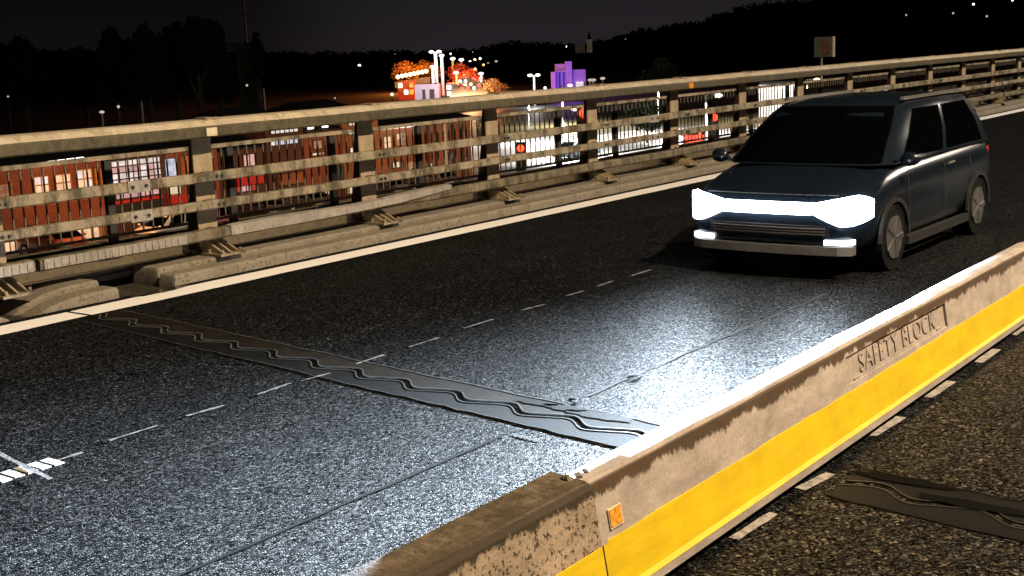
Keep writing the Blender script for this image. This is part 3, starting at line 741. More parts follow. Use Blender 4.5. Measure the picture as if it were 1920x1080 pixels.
    for s in (-1, 1):
        for yy in (1.18, 2.22, 3.05):
            mb = MB(); zs = [.30+.1*q for q in range(7)]; vs = []
            for z in zs: vs += [(s*bodyx(yy, z), yy-.006, z), (s*bodyx(yy, z), yy+.006, z)]
            mb.add(vs, [(2*q, 2*q+1, 2*q+3, 2*q+2) for q in range(6)]).build('door_gap', M['black'], e, False)
        mb = MB(); mb.box(*sorted((s*.86, s*.925)), 1.18, 2.95, .19, .27); mb.build('sill_trim', M['black'], e, False)
        for yy in (0.82, 3.30):
            mb = MB()
            for q in range(14):
                a0 = PI*(q/14); a1 = PI*((q+1)/14); r0, r1 = .345, .385
                P_ = lambda r, a, x: (s*x, yy+math.cos(a)*r, .30+math.sin(a)*r)
                mb.hexa([P_(r0, a0, .90), P_(r1, a0, .90), P_(r1, a1, .90), P_(r0, a1, .90), P_(r0, a0, .926), P_(r1, a0, .926), P_(r1, a1, .926), P_(r0, a1, .926)])
            mb.build('arch_trim', M['black'], e, False)
        MB().tube((s*.08-.25, .80, 1.015), (s*.08+.22, .98, 1.15), .008, 5).build('wiper', M['black'], e, False)
    mb = MB()
    for q in range(12):
        x = -.66+q*.11+.055; mb.box(x-.05, x+.05, nose(x)+.045, nose(x)+.06, .770, .776)
    mb.build('bonnet_gap', M['black'], e, False)
    for s in (-1, 1):
        mb = MB(); mb.ball((s*.99, 0.98, 1.03), .1, 10, 6, (1.0, .55, .7)); mb.box(*sorted((s*.84, s*.93)), .95, 1.0, .98, 1.02)
        mb.build('wing_mirror', M['car_dark'], e, False, True)
        nb = MB().tube((s*.905, 2.33, .86), (s*.905, 2.50, .865), .014, 6); nb.build('door_handle', M['silver_trim'], e, False)
        nb = MB().box(*sorted((s*.62, s*.79)), 3.90, 4.035, .72, .90); nb.build('tail_lamp', M['tail'], e, False)
        MB().box(*sorted((s*.60, s*.64)), 1.75, 3.45, 1.535, 1.565).build('roof_rail', M['silver_trim'], e, False)
        for y in (0.82, 3.30):
            w = MB(); sx0, sx1 = (s*.70, s*.905)
            w.tube((sx0, y, .31), (sx1, y, .31), .31, 24)
            wo = w.build('wheel', M['tyre'], e, False)
            rm = MB().tube((s*.905, y, .31), (s*.915, y, .31), .20, 20)
            for q in range(5):
                a = 2*PI*q/5; rm.hexa([(s*.914, y+math.cos(a+d)*r, .31+math.sin(a+d)*r) for d, r in ((-.3, .03), (.3, .03), (.12, .205), (-.12, .205))]+[(s*.925, y+math.cos(a+d)*r, .31+math.sin(a+d)*r) for d, r in ((-.3, .03), (.3, .03), (.12, .205), (-.12, .205))])
            rm.build('rim', M['rim'], wo, False)
    return e
CARX, CARY = -5.23, 10.8
car = make_car((CARX, CARY, ROAD), 'dark car driving towards the viewer with dazzling white headlights', None, True)
def beam_pattern(o, power):
    # dipped beam: strongest just under the horizontal, fading steeply towards the bumper, with a cut-off above
    l = o.data; l.use_nodes = True; t = l.node_tree; em = t.nodes['Emission']
    tcn = N(t, 'ShaderNodeTexCoord'); sx = N(t, 'ShaderNodeSeparateXYZ'); t.links.new(tcn.outputs['Normal'], sx.inputs[0])
    def mth(op, a, b=None):
        n = N(t, 'ShaderNodeMath', operation=op)
        for k, v_ in ((0, a), (1, b)):
            if v_ is None: continue
            if hasattr(v_, 'links'): t.links.new(v_, n.inputs[k])
            else: n.inputs[k].default_value = v_
        return n.outputs[0]
    down = mth('MAXIMUM', mth('MULTIPLY', sx.outputs['Y'], -1.0), 0.07)
    vert = mth('POWER', mth('DIVIDE', 0.07, down), 4.0)
    cutm = N(t, 'ShaderNodeMapRange'); cutm.inputs[1].default_value = -0.01; cutm.inputs[2].default_value = 0.03; cutm.inputs[3].default_value = 1; cutm.inputs[4].default_value = 0.012
    t.links.new(sx.outputs['Y'], cutm.inputs[0])
    hor = mth('POWER', 2.718, mth('MULTIPLY', mth('POWER', mth('ABSOLUTE', sx.outputs['X']), 2.0), -8.5))
    t.links.new(mth('MULTIPLY', mth('MULTIPLY', vert, hor), cutm.outputs[0]), em.inputs['Strength'])
for s in (-0.68, 0.68):
    o = lamp('headlight_beam', 'SPOT', (CARX+s, CARY-0.16, ROAD+0.64), 205000, (0.72, 0.86, 1.0), 0.06, (CARX+s+0.75, CARY-7.0, ROAD+0.64), 120, 0.3)
    beam_pattern(o, 1)

# ------------------------------------------------------------------ the town below the bridge
M['town'] = plain('town_ground', (0.0025, 0.0024, 0.0022), 0.9, vary=0.4, scale=0.2)
struct(MB().box(-3000, 1500, -1500, 4000, TOWN-1.0, TOWN-0.03).build('town_ground', M['town']))
M['street'] = plain('street_asphalt', (0.16, 0.155, 0.14), 0.5, vary=0.25, scale=0.6, bmp=0.3)
M['paving'] = plain('pale_paving', (0.42, 0.41, 0.38), 0.45, vary=0.2, scale=0.5)
struct(MB().box(-57.0, -16, 6, 62, TOWN-0.028, TOWN).build('street', plain('dark_street', (0.05, 0.048, 0.045), 0.5, vary=0.3, scale=0.6)))
struct(MB().box(-120.0, -16, 62.005, 175, TOWN-0.028, TOWN).build('street', M['street']))
jn = struct(MB().box(-80.0, -38, 80, 138, TOWN+0.003, TOWN+0.006).build('street', M['paving']))
struct(MB().box(-59.0, -57.003, 6, 73, TOWN-0.028, TOWN+0.12).build('pavement', M['street']))
for k in range(9):
    MB().box(-72+k*4.0, -71.2+k*4.0, 100, 126, TOWN+0.008, TOWN+0.012).build('crossing_stripe', M['line'], jn)

def brick(name, c1, c2, mort):
    m, t, b = principled(name)
    tcn = N(t, 'ShaderNodeTexCoord'); mp = N(t, 'ShaderNodeMapping'); t.links.new(tcn.outputs['Object'], mp.inputs[0])
    mp.inputs['Rotation'].default_value = (0, math.radians(90), math.radians(90))
    bt = N(t, 'ShaderNodeTexBrick'); t.links.new(mp.outputs[0], bt.inputs['Vector']); bt.inputs['Scale'].default_value = 3.0
    bt.inputs['Color1'].default_value = (*c1, 1); bt.inputs['Color2'].default_value = (*c2, 1); bt.inputs['Mortar'].default_value = (*mort, 1)
    f = ramp_(t, noise(t, coords(t), 0.8, 5), [(0.3, 0.7), (0.7, 1.2)])
    t.links.new(mix(t, 1.0, bt.outputs[0], f, 'MULTIPLY'), b.inputs['Base Color']); b.inputs['Roughness'].default_value = 0.85
    return m
M['brick_red'] = brick('red_brick', (0.30, 0.085, 0.035), (0.24, 0.06, 0.03), (0.16, 0.08, 0.05))
M['brick_orange'] = brick('orange_brick', (0.36, 0.14, 0.05), (0.30, 0.10, 0.035), (0.20, 0.12, 0.07))
M['brick_dark'] = brick('dark_brick', (0.10, 0.04, 0.025), (0.08, 0.03, 0.02), (0.06, 0.04, 0.03))
M['slate'] = plain('roof_slate', (0.012, 0.011, 0.011), 0.8, vary=0.4, scale=3)
M['frame_orange'] = plain('ochre_frame', (0.50, 0.22, 0.05), 0.6)
M['frame_dark'] = plain('dark_frame', (0.03, 0.025, 0.02), 0.6)
M['frame_white'] = plain('white_frame', (0.6, 0.56, 0.5), 0.6)
M['red_board'] = plain('red_board', (0.50, 0.02, 0.015), 0.5)
M['lit_peach'] = glow('peach_lit_pane', (1.0, 0.62, 0.36), 1.15, 0.35, 1.5)
M['lit_pink'] = glow('pink_lit_pane', (1.0, 0.55, 0.50), 0.75, 0.4, 1.5)
M['lit_white'] = glow('white_lit_pane', (1.0, 0.84, 0.78), 1.0, 0.45, 2.0)
M['lit_cool'] = glow('cool_lit_pane', (0.75, 0.82, 1.0), 0.85, 0.5, 3.0)
M['lit_cream'] = glow('cream_lit_pane', (1.0, 0.80, 0.50), 0.9, 0.3, 1.5)
M['lit_dim'] = glow('dim_lit_pane', (0.9, 0.45, 0.28), 0.28, 0.5, 1.5)
M['lit_red'] = glow('red_lit_pane', (1.0, 0.10, 0.08), 0.55, 0.5, 1.5)
M['hot_orange'] = glow('hot_orange_pane', (1.0, 0.30, 0.04), 2.6, 0.6, 1.2)
M['hot_red'] = glow('hot_red_pane', (1.0, 0.07, 0.02), 2.2, 0.5, 1.2)
M['hot_white'] = glow('hot_white_pane', (1.0, 0.88, 0.74), 3.0, 0.4, 1.2)
M['lit_orange'] = glow('orange_lit_pane', (1.0, 0.36, 0.07), 1.1, 0.5, 1.5)
M['bulb'] = glow('white_bulb', (1.0, 0.93, 0.85), 3.5)
M['bulb_warm'] = glow('warm_bulb', (1.0, 0.70, 0.35), 3.5)
M['bulb_orange'] = glow('orange_bulb', (1.0, 0.42, 0.10), 3.5)
M['bulb_cool'] = glow('cool_bulb', (0.75, 0.88, 1.0), 3.0)
M['bulb_dim'] = glow('dim_bulb', (1.0, 0.85, 0.7), 0.6)
M['mast'] = plain('lamp_mast', (0.30, 0.29, 0.27), 0.5)

FX = -58.0
def fac(px, py): p = onx(px, py, FX); return p.y, p.z
def rect(x0, y0, x1, y1):
    cy_ = (y0+y1)/2; cx_ = (x0+x1)/2
    return fac(x0, cy_)[0], fac(x1, cy_)[0], fac(cx_, y1)[1], fac(cx_, y0)[1]
def house(x0, x1, ytop, mat, label, roof=True, depth=9.0, rise=1.2):
    ym = ytop+60
    a = fac(x0, ym)[0]+0.02; bq = fac(x1, ym)[0]-0.02; zt = fac((x0+x1)/2, ytop)[1]
    e = thing('brick_house', (FX, (a+bq)/2, TOWN), label, 'house', 'brick houses along the street below the bridge')
    MB().box(FX-depth, FX, a, bq, TOWN, zt).build('wall', mat, e)
    rm = MB().prism([(FX+0.25, zt+0.002), (FX+0.25, zt+0.12), (FX-depth/2, zt+rise), (FX-depth-0.2, zt+0.12), (FX-depth-0.2, zt+0.002)], a+0.01, bq-0.01)
    rm.build('roof', M['slate'], e)
    return e, a, bq, zt
def window(e, r, pane, cols=2, rows=1, fr='frame_dark', proud=0.06):
    y0, y1, z0, z1 = rect(*r)
    f = 0.05; mb = MB()
    mb.box(FX+0.004, FX+proud, y0, y1, z0, z0+f); mb.box(FX+0.004, FX+proud, y0, y1, z1-f, z1)
    for i in range(cols+1):
        y = y0+(y1-y0-f)*i/cols; mb.box(FX+0.004, FX+proud-0.004, y, y+f, z0+f, z1-f)
    for j in range(1, rows):
        z = z0+(z1-z0)*j/rows; mb.box(FX+0.004, FX+proud-0.008, y0+f, y1-f, z-f/2, z+f/2)
    w = mb.build('window', M[fr], e)
    for i in range(cols):
        a = y0+(y1-y0-f)*i/cols+f; bq = y0+(y1-y0-f)*(i+1)/cols
        for j in range(rows):
            c = z0+(z1-z0)*j/rows+f/2; d = z0+(z1-z0)*(j+1)/rows-f/2
            MB().box(FX+0.006, FX+0.02, a, bq, c+0.01, d-0.01).build('pane', M[random.choice(pane) if isinstance(pane, (list, tuple)) else pane], w)
    return w
def slab(e, r, name, mat, o=0.10):
    y0, y1, z0, z1 = rect(*r); return MB().box(FX+0.002, FX+o, y0, y1, z0, z1).build(name, mat, e)
def bulbs(e, x0, y0, x1, y1, n, mat='bulb'):
    for i in range(n):
        y, z = fac(x0+(x1-x0)*i/(n-1), y0+(y1-y0)*i/(n-1))
        MB().box(FX+0.16, FX+0.26, y-0.22, y+0.22, z-0.06, z+0.06).build('eave_lamp', M[mat], e)

e, a, bq, zt = house(-130, 198, 312, M['brick_red'], 'long red brick house with three pairs of lit windows and ochre frames')
for r in ((-3, 345, 22, 372), (63, 330, 92, 364), (103, 326, 133, 359), (140, 317, 173, 354)): window(e, r, ['lit_peach', 'lit_white'] if r[0] > 50 else 'lit_dim', 2, 2, 'frame_orange')
for r in ((-30, 458, -2, 482), (3, 452, 34, 477), (125, 428, 187, 454)): window(e, r, 'lit_peach', 4 if r[0] > 100 else 2, 1, 'frame_orange')
slab(e, (90, 438, 110, 475), 'door', M['frame_dark']); bulbs(e, 55, 308, 145, 297, 6)
slab(e, (64, 374, 184, 380), 'brick_band', M['brick_orange'], 0.14)
for x in (178, 188, 197): slab(e, (x-3, 315, x+3, 352), 'pilaster', M['frame_orange'], 0.2)
for x in (188, 200): slab(e, (x-3, 418, x+3, 448), 'pilaster', M['frame_orange'], 0.2)
e, a, bq, zt = house(199, 312, 292, M['brick_dark'], 'dark brick shop with one big white lit lattice window')
window(e, (208, 297, 302, 345), ['lit_white', 'lit_white', 'lit_pink'], 7, 4, 'frame_dark')
window(e, (215, 357, 300, 370), 'lit_pink', 6, 1, 'frame_dark'); slab(e, (210, 372, 302, 377), 'red_fascia', M['red_board'], 0.2)
slab(e, (214, 380, 300, 398), 'recess_shade', M['black'], 0.02); window(e, (278, 408, 311, 427), 'lit_cream', 2, 1, 'frame_orange')  # flat black slab: the recess under the fascia has its shade painted on
e, a, bq, zt = house(312, 412, 282, M['brick_red'], 'red shop house with a small blue lit sign and gold door column')
slab(e, (310.5, 298, 326, 330), 'lit_sign', M['lit_cool'], 0.3); slab(e, (340, 292, 357, 326), 'door_column', M['frame_orange'], 0.3)
slab(e, (317, 348, 331, 363), 'wall_lamp', M['lit_cream'], 0.35); slab(e, (312, 366, 360, 380), 'red_fascia', M['red_board'], 0.2)
window(e, (313, 405, 365, 428), ['lit_pink', 'lit_red'], 4, 1, 'red_board' if False else 'frame_dark')
e, a, bq, zt = house(412, 500, 280, M['brick_dark'], 'dark brick house with pink upper window over a red lit shopfront')
window(e, (455, 288, 480, 312), 'lit_pink', 2, 1); window(e, (418, 292, 440, 316), 'lit_dim', 2, 1); slab(e, (440, 328, 492, 346), 'red_fascia', M['red_board'], 0.25)
window(e, (442, 347, 480, 360), ['lit_red', 'lit_pink'], 4, 1); window(e, (444, 378, 506, 402), ['lit_red', 'lit_pink', 'lit_red'], 5, 1)
slab(e, (425, 300, 437, 400), 'drain_pipe', M['dark_steel'], 0.2)
e, a, bq, zt = house(500, 572, 238, M['brick_dark'], 'dark tall house with two white window strips under its eaves')
window(e, (506, 241, 559, 250), 'lit_white', 6, 1); window(e, (506, 257, 559, 272), ['lit_white', 'lit_cool'], 6, 1)
slab(e, (520, 325, 568, 345), 'red_fascia', M['brick_orange'], 0.2); window(e, (510, 352, 562, 376), ['lit_peach', 'lit_cream', 'lit_dim'], 5, 1)
e, a, bq, zt = house(572, 642, 246, M['brick_red'], 'narrow red brick house with a lit shop window, between two darker houses')
window(e, (586, 262, 604, 280), 'lit_dim', 2, 1); window(e, (584, 284, 622, 291), ['lit_dim', 'lit_cream'], 4, 1); window(e, (580, 352, 618, 368), ['lit_peach', 'lit_cream'], 4, 1); bulbs(e, 578, 240, 605, 237, 2)
e, a, bq, zt = house(642, 712, 222, M['brick_orange'], 'orange brick house with small warm windows beside the middle guardrail post')
window(e, (652, 226, 682, 236), 'lit_cream', 4, 1); window(e, (652, 241, 682, 252), 'lit_cream', 4, 1); window(e, (655, 276, 664, 287), 'lit_white', 1, 1)
window(e, (650, 345, 690, 362), ['lit_dim', 'lit_cream'], 4, 1); slab(e, (628, 300, 640, 345), 'green_door', plain('green_door', (0.02, 0.05, 0.03), 0.5), 0.2)
e, a, bq, zt = house(712, 790, 235, M['brick_orange'], 'orange brick house with a string of white lamps under its eave')
bulbs(e, 716, 241, 778, 235, 8); window(e, (719, 256, 733, 278), 'lit_cream', 2, 2, 'frame_white'); window(e, (743, 250, 760, 272), ['lit_cream', 'lit_dim'], 2, 2, 'frame_white')
slab(e, (762, 304, 772, 318), 'pale_panel', M['frame_white'], 0.1); window(e, (735, 302, 756, 315), ['lit_dim', 'lit_cream'], 3, 1)
e, a, bq, zt = house(790, 884, 226, M['brick_orange'], 'far brick terrace with pale uprights, last before the bright junction')
for k in range(6): slab(e, (783+k*16, 232, 788+k*16, 330), 'pilaster', M['frame_white'] if k % 3 == 0 else M['brick_dark'], 0.12)
for r in ((862, 244, 872, 262), (812, 250, 822, 268), (840, 285, 852, 300), (800, 305, 812, 330), (870, 292, 880, 315)): window(e, r, ['lit_dim', 'lit_cream'], 2, 1)
# long lit red eave above the first houses
# sodium lamps that light this terrace
for px, py in ((60, 470), (180, 452), (345, 440), (470, 410), (600, 385), (700, 365), (800, 345)):
    p = gnd(px, py, TOWN)
    lamp('street_lamp_light', 'POINT', (FX+4.2, p.y, TOWN+3.0), 240, (1.0, 0.40, 0.12), 0.3)

# street lamps of the town, each a mast with a lit head
def street_lamp(x, y, h, label, group, bulb='bulb', head=0.35, z0=TOWN, arm=1.2, energy=0, col=(1, 0.95, 0.88), two=False):
    e = thing('street_lamp', (x, y, z0), label, 'street lamp', group)
    MB().tube((x, y, z0), (x, y, z0+h), 0.16 if arm else 0.1, 6, 0.08).build('mast', M['mast'], e)
    for s in ((-1, 1) if two else (1,)):
        if arm: MB().tube((x, y, z0+h), (x+s*arm, y, z0+h+0.1), 0.05, 6).build('arm', M['mast'], e)
        MB().ball((x+s*arm, y, z0+h), head, 8, 6, (1.3, 1, 0.6)).build('lamp_head', M[bulb], e)
    if energy: lamp('street_lamp_light', 'SPOT', (x+arm, y, z0+h-0.6), energy, col, 0.3, (x+arm, y, z0), 166, 0.3)
    return e
# the floodlit junction: lamps hidden by the top rail, their light on the paving is not
for x_, y_, h_, lab in ((-86, 124, 4.6, 'far left lamp of the bright junction, hidden by the top rail'), (-74, 101, 4.4, 'lamp over the left half of the junction paving'), (-61, 88, 4.0, 'lamp by the pale blue car on the junction')):
    street_lamp(x_, y_, h_, lab, None, 'bulb', 0.26, energy=9000, col=(1, 0.82, 0.42) if x_ < -80 else (1, 0.98, 0.95))
street_lamp(-66, 112, 5.0, 'tall white lamp over the bright paving of the junction, behind the guardrail', None, 'bulb', 0.3, energy=12000)
street_lamp(-52, 96, 4.6, 'second white lamp nearer the bridge above the junction paving', None, 'bulb', 0.3, energy=8000, col=(0.92, 0.96, 1))
street_lamp(-60, 134, 4.4, 'yellowish lamp at the far side of the junction by the hedge', None, 'bulb_warm', 0.3, energy=10000, col=(1, 0.80, 0.35))
street_lamp(-42, 92, 4.4, 'white lamp beside the parked white lorry', None, 'bulb', 0.3, energy=4000)

# traffic signals
M['lens_red'] = glow('red_signal', (1.0, 0.05, 0.015), 4.0)
M['lens_off'] = plain('dark_lens', (0.02, 0.02, 0.02), 0.2)
def signal(px, py, d, label, s=1.0):
    p = at(px, py, d)
    e = thing('traffic_light', (p.x, p.y, TOWN), label, 'traffic light', 'red traffic lights below the bridge')
    MB().tube((p.x, p.y+0.2, TOWN), (p.x, p.y+0.2, p.z+0.3), 0.07, 8).build('pole', M['dark_steel'], e)
    f = -p; f.z = 0; f.normalize(); r_ = Vector((-f.y, f.x, 0)); w = 0.17*s
    def slab_(a0, a1, z0, z1, o0, o1):
        P = lambda a, z, o: tuple(p+r_*a+f*o+Vector((0, 0, z)))
        return MB().hexa([P(a0, z0, o0), P(a1, z0, o0), P(a1, z0, o1), P(a0, z0, o1), P(a0, z1, o0), P(a1, z1, o0), P(a1, z1, o1), P(a0, z1, o1)])
    slab_(-w, w, -0.82*s, 0.2*s, -0.25, 0.0).build('housing', M['black'], e)
    for k, mt in ((0, 'lens_red'), (1, 'lens_off'), (2, 'lens_off')):
        c = p+f*0.012+Vector((0, 0, -0.31*s*k)); MB().tube(c, c+f*0.02, 0.125*s, 14).build('lens', M[mt], e)
        slab_(-w*0.8, w*0.8, -0.31*s*k+0.13*s, -0.31*s*k+0.15*s, 0.003, 0.16).build('visor', M['black'], e)
    lamp('signal_light', 'POINT', p+f*0.5, 14, (1, 0.08, 0.02), 0.12)
    return e
signal(1096, 212, 62, 'big red signal glowing between two railing posts over the bright junction', 2.1)
signal(976, 278, 70, 'low red signal seen between the guardrail rails near the terrace end', 1.6)
signal(1339, 220, 74, 'red signal farther right, in front of the dark fence', 1.7)

# parked cars by the terrace
cb_ = {}
def townpaint(n, c): return plain(n, c, 0.3, spec=0.6, vary=0.1)
proto_car = None
for px, py, col, lab, rz in ((262, 452, (0.75, 0.74, 0.72), 'white parked car under the shop with the lattice window', 0.15), (330, 440, (0.60, 0.05, 0.06), 'red parked car beside the white one', 0.15),
                         (150, 478, (0.40, 0.10, 0.03), 'orange brown parked car before the long red brick house', PI/2), (535, 408, (0.02, 0.02, 0.022), 'black parked car before the dark tall house', PI/2),
                         (620, 390, (0.05, 0.05, 0.055), 'dark grey parked car before the narrow red house', PI/2), (765, 352, (0.03, 0.035, 0.045), 'dark blue parked car before the house with the lamp string', PI/2),
                         (860, 338, (0.07, 0.07, 0.07), 'grey parked car at the far end of the terrace', PI/2), (1045, 300, (0.30, 0.45, 0.55), 'pale blue car standing on the bright junction paving', -0.3),
                         (1322, 268, (0.55, 0.04, 0.02), 'red car stopped beyond the railing below the red signal', PI+0.2)):
    p = gnd(px, py, TOWN)
    x = FX+4.6 if px < 900 else p.x
    y = onx(px, py-18, x).y if px < 900 else p.y
    if proto_car is None:
        proto_car = make_car((x, y, TOWN+0.004), lab, 'cars parked in the street below', False, rz); o = proto_car
        for q in list(o.children):
            for s_ in q.material_slots:
                if s_.material == M['car_dark']: s_.link = 'OBJECT'; s_.material = townpaint('white_car_paint', col)
    else:
        o = copy_tree(proto_car); o.location = (x, y, TOWN+0.004); o.rotation_euler.z = rz; o['label'] = lab
        mt = townpaint('town_car_paint', col)
        for q in list(o.children):
            if q.name.split('.')[0] in ('body', 'cabin', 'wing_mirror'):
                q.material_slots[0].link = 'OBJECT'; q.material_slots[0].material = mt
            if q.name.startswith('tail_lamp') and 'red car stopped' in lab:
                q.material_slots[0].link = 'OBJECT'; q.material_slots[0].material = M['tail_lit']

# white lorry with its rear doors to the bridge
p = at(1462, 230, 88); lo = thing('box_truck', (p.x, p.y, TOWN), 'white box lorry parked with its rear doors towards the bridge', 'truck')
r_ = Vector((-0.55, 0.83, 0)); f = -p; f.z = 0; f.normalize(); r_ = Vector((-f.y, f.x, 0))
def P(a, o, z): q = p+r_*a+f*o; return (q.x, q.y, z)
def obox(mb, a0, a1, o0, o1, z0, z1): return mb.hexa([P(a0,o0,z0),P(a1,o0,z0),P(a1,o1,z0),P(a0,o1,z0),P(a0,o0,z1),P(a1,o0,z1),P(a1,o1,z1),P(a0,o1,z1)])
M['truck_white'] = plain('white_panel', (0.72, 0.70, 0.68), 0.5, vary=0.12, scale=1)
zt = at(1462, 158, 88).z
obox(MB(), -1.4, 1.4, -6.5, 0, TOWN+1.2, zt).build('cargo_box', M['truck_white'], lo)
for s in (-1, 1):
    dr = obox(MB(), *sorted((s*0.03, s*1.32)), 0.004, 0.06, TOWN+1.3, zt-0.12).build('rear_door', M['truck_white'], lo)
    obox(MB(), *sorted((s*0.12, s*0.17)), 0.065, 0.10, TOWN+1.4, zt-0.3).build('lock_bar', M['dark_steel'], dr)
    obox(MB(), *sorted((s*0.75, s*1.25)), 0.0, 0.1, TOWN+0.75, TOWN+0.95).build('tail_lamp', M['tail_lit'], lo)
    for o_ in (-1.4, -5.6):
        c = Vector(P(s*1.0, o_, TOWN+0.45)); MB().tube(c-r_*0.15, c+r_*0.15, 0.45, 16).build('wheel', M['tyre'], lo)
obox(MB(), -1.2, 1.2, -8.4, -0.1, TOWN+0.7, TOWN+1.15).build('chassis', M['dark_steel'], lo)
obox(MB(), -1.2, 1.2, -8.6, -6.7, TOWN+1.2, TOWN+3.1).build('cab', M['truck_white'], lo)
lamp('yard_light', 'POINT', P(0.5, 5.0, TOWN+6.5), 2600, (1, 0.93, 0.85), 0.3)
# small lit kiosk beyond it, seen between the rails
p = at(1548, 195, 95); kq = thing('kiosk', (p.x, p.y, TOWN), 'small dark kiosk with a bluish lit window right of the white lorry', 'kiosk')
f = -p; f.z = 0; f.normalize(); r_ = Vector((-f.y, f.x, 0))
obox(MB(), -1.6, 1.6, -3, 0, TOWN, p.z+0.9).build('wall', M['frame_dark'], kq)
obox(MB(), -1.8, 1.8, -3.2, 0.3, p.z+0.905, p.z+1.1).build('roof', M['slate'], kq)
for a0, a1 in ((-1.2, 0.2), (0.55, 1.05)):
    w = obox(MB(), a0-0.08, a1+0.08, 0.003, 0.03, p.z-0.55, p.z+0.6).build('window', M['frame_dark'], kq); obox(MB(), a0, a1, 0.034, 0.05, p.z-0.47, p.z+0.52).build('pane', M['lit_cool'], w)

# ------------------------------------------------------------------ trees
M['leaf_black'] = plain('night_leaves', (0.010, 0.013, 0.008), 0.9, vary=0.5, scale=2, spec=0.05)
M['leaf'] = plain('dark_leaves', (0.035, 0.05, 0.025), 0.7, vary=0.5, scale=2)
M['leaf_autumn'] = plain('rusty_leaves', (0.22, 0.13, 0.06), 0.7, vary=0.5, scale=2)
M['blossom'] = plain('pale_blossom', (0.45, 0.43, 0.36), 0.7, vary=0.4, scale=4)
M['bark'] = plain('bark', (0.05, 0.04, 0.03), 0.9)
def leafmass(mb, c, rx, ry, rz, n, size):
    for _ in range(n):
        d = Vector((random.gauss(0, 1), random.gauss(0, 1), random.gauss(0, 1))).normalized()*random.random()**0.4
        q = Vector((c[0]+d.x*rx, c[1]+d.y*ry, c[2]+d.z*rz)); s = size*random.uniform(0.5, 1.3)
        u = Vector((random.gauss(0, 1), random.gauss(0, 1), random.gauss(0, 1))).normalized(); v_ = u.orthogonal().normalized()
        mb.add([q-u*s, q+v_*s*0.6, q+u*s, q-v_*s*0.6], [(0, 1, 2, 3)])
def tree(x, y, h, w, label, group=None, leaf='leaf', n=900, z0=TOWN, cat='tree', lobes=7, size=None):
    e = thing('tree', (x, y, z0), label, cat, group)
    mb = MB().tube((x, y, z0), (x+random.uniform(-.2, .2), y, z0+h*0.55), 0.03*h, 8, 0.015*h)
    for k in range(5):
        a = random.uniform(0, 2*PI); mb.tube((x, y, z0+h*(0.3+0.06*k)), (x+math.cos(a)*w*0.35, y+math.sin(a)*w*0.35, z0+h*(0.55+0.07*k)), 0.01*h, 5, 0.004*h)
    mb.build('trunk', M['bark'], e)
    mb = MB(); size = size or max(0.12, h*0.035)
    for k in range(lobes):
        a = 2*PI*k/lobes+random.uniform(-.4, .4); q = random.uniform(0.15, 0.32)*w; hh = h*random.uniform(0.45, 0.82)
        leafmass(mb, (x+math.cos(a)*q, y+math.sin(a)*q, z0+hh), w*0.28, w*0.28, h*0.17, n//lobes, size)
    leafmass(mb, (x, y, z0+h*0.84), w*0.2, w*0.2, h*0.16, n//4, size)
    mb.build('crown', M[leaf], e); return e
def tree_at(px, pytop, d, wpx, label, group=None, **kw):
    p = at(px, pytop, d); return tree(p.x, p.y, p.z-TOWN, wpx/F*d, label, group, **kw)
BT = 'dark trees standing behind the terrace on the left'
for px, py, d, w, lab in ((35, 70, 150, 130, 'low rounded black tree at the left edge of the skyline'), (150, 88, 160, 90, 'squat black tree left of the tall clump'),
                          (205, 52, 140, 90, 'first tall tree of the black clump, nearest the left edge'), (268, 46, 138, 100, 'bushy second tree of the tall black clump'),
                          (322, 42, 145, 90, 'broad third tree of the clump, right in its middle'), (362, 28, 140, 90, 'tallest tree of the black clump on the left skyline'), (404, 38, 142, 60, 'slim last tree of the clump beside the dim tower')):
    tree_at(px, py, d, w, lab, BT, n=1500, leaf='leaf_black')
tree_at(478, 60, 170, 26, 'small round tree rising just right of the thin mast', BT, n=400, leaf='leaf_black')
tree_at(912, 205, 96, 46, 'blossoming white tree at the end of the terrace', leaf='blossom', n=900, size=0.14)
tree_at(1212, 188, 118, 75, 'yellow green lit bush at the far side of the junction', leaf='leaf', n=1200, size=0.2)
tree_at(1240, 108, 180, 90, 'faint grey green tree in the dark valley left of the square sign', n=900)
for px, py, d, w, lab in ((760, 112, 300, 60, 'orange lit tree left of the white masts'), (795, 112, 300, 70, 'orange lit tree just behind the white masts'), (862, 118, 250, 62, 'red lit tree right of the white masts'),
                          (884, 128, 245, 60, 'orange lit tree by the bright car park'), (925, 146, 222, 60, 'small orange lit tree at the right end of the lights')):
    tree_at(px, py, d, w, lab, 'lamp-lit trees in the distant town', leaf='leaf_autumn', n=700)
    p = at(px-4, py+24, d-9); lamp('sodium_light', 'POINT', p, (4500 if px in (925, 884) else 9000) if px != 862 else 14000, (1.0, 0.26, 0.03) if px != 862 else (1.0, 0.06, 0.02), 0.4)

# ------------------------------------------------------------------ dim tower, thin mast, church spire, lit buildings
def block(name, cat, label, px0, px1, pytop, d, mat, depth=8.0, z0=TOWN, parent=None):
    a = at(px0, pytop, d); bq = at(px1, pytop, d); zt = (a.z+bq.z)/2
    a.z = bq.z = 0; w = (bq-a); n = Vector((-w.y, w.x, 0)).normalized()
    if n.dot(a) < 0: n = -n
    c = (a+bq)/2
    e = parent or thing(name, (c.x, c.y, z0), label, cat)
    P4 = [a, bq, bq+n*depth, a+n*depth]
    MB().hexa([(q.x, q.y, z0) for q in P4]+[(q.x, q.y, zt) for q in P4]).build('wall', mat, e)
    return e, a, bq, n, zt
M['olive_wall'] = plain('olive_render', (0.035, 0.032, 0.018), 0.8, vary=0.3, scale=0.6)
tw, a, bq, n, zt = block('tower_block', 'tower', 'dim olive tower with flat roof beside the black trees', 442, 488, 92, 175, M['olive_wall'], 1.0)
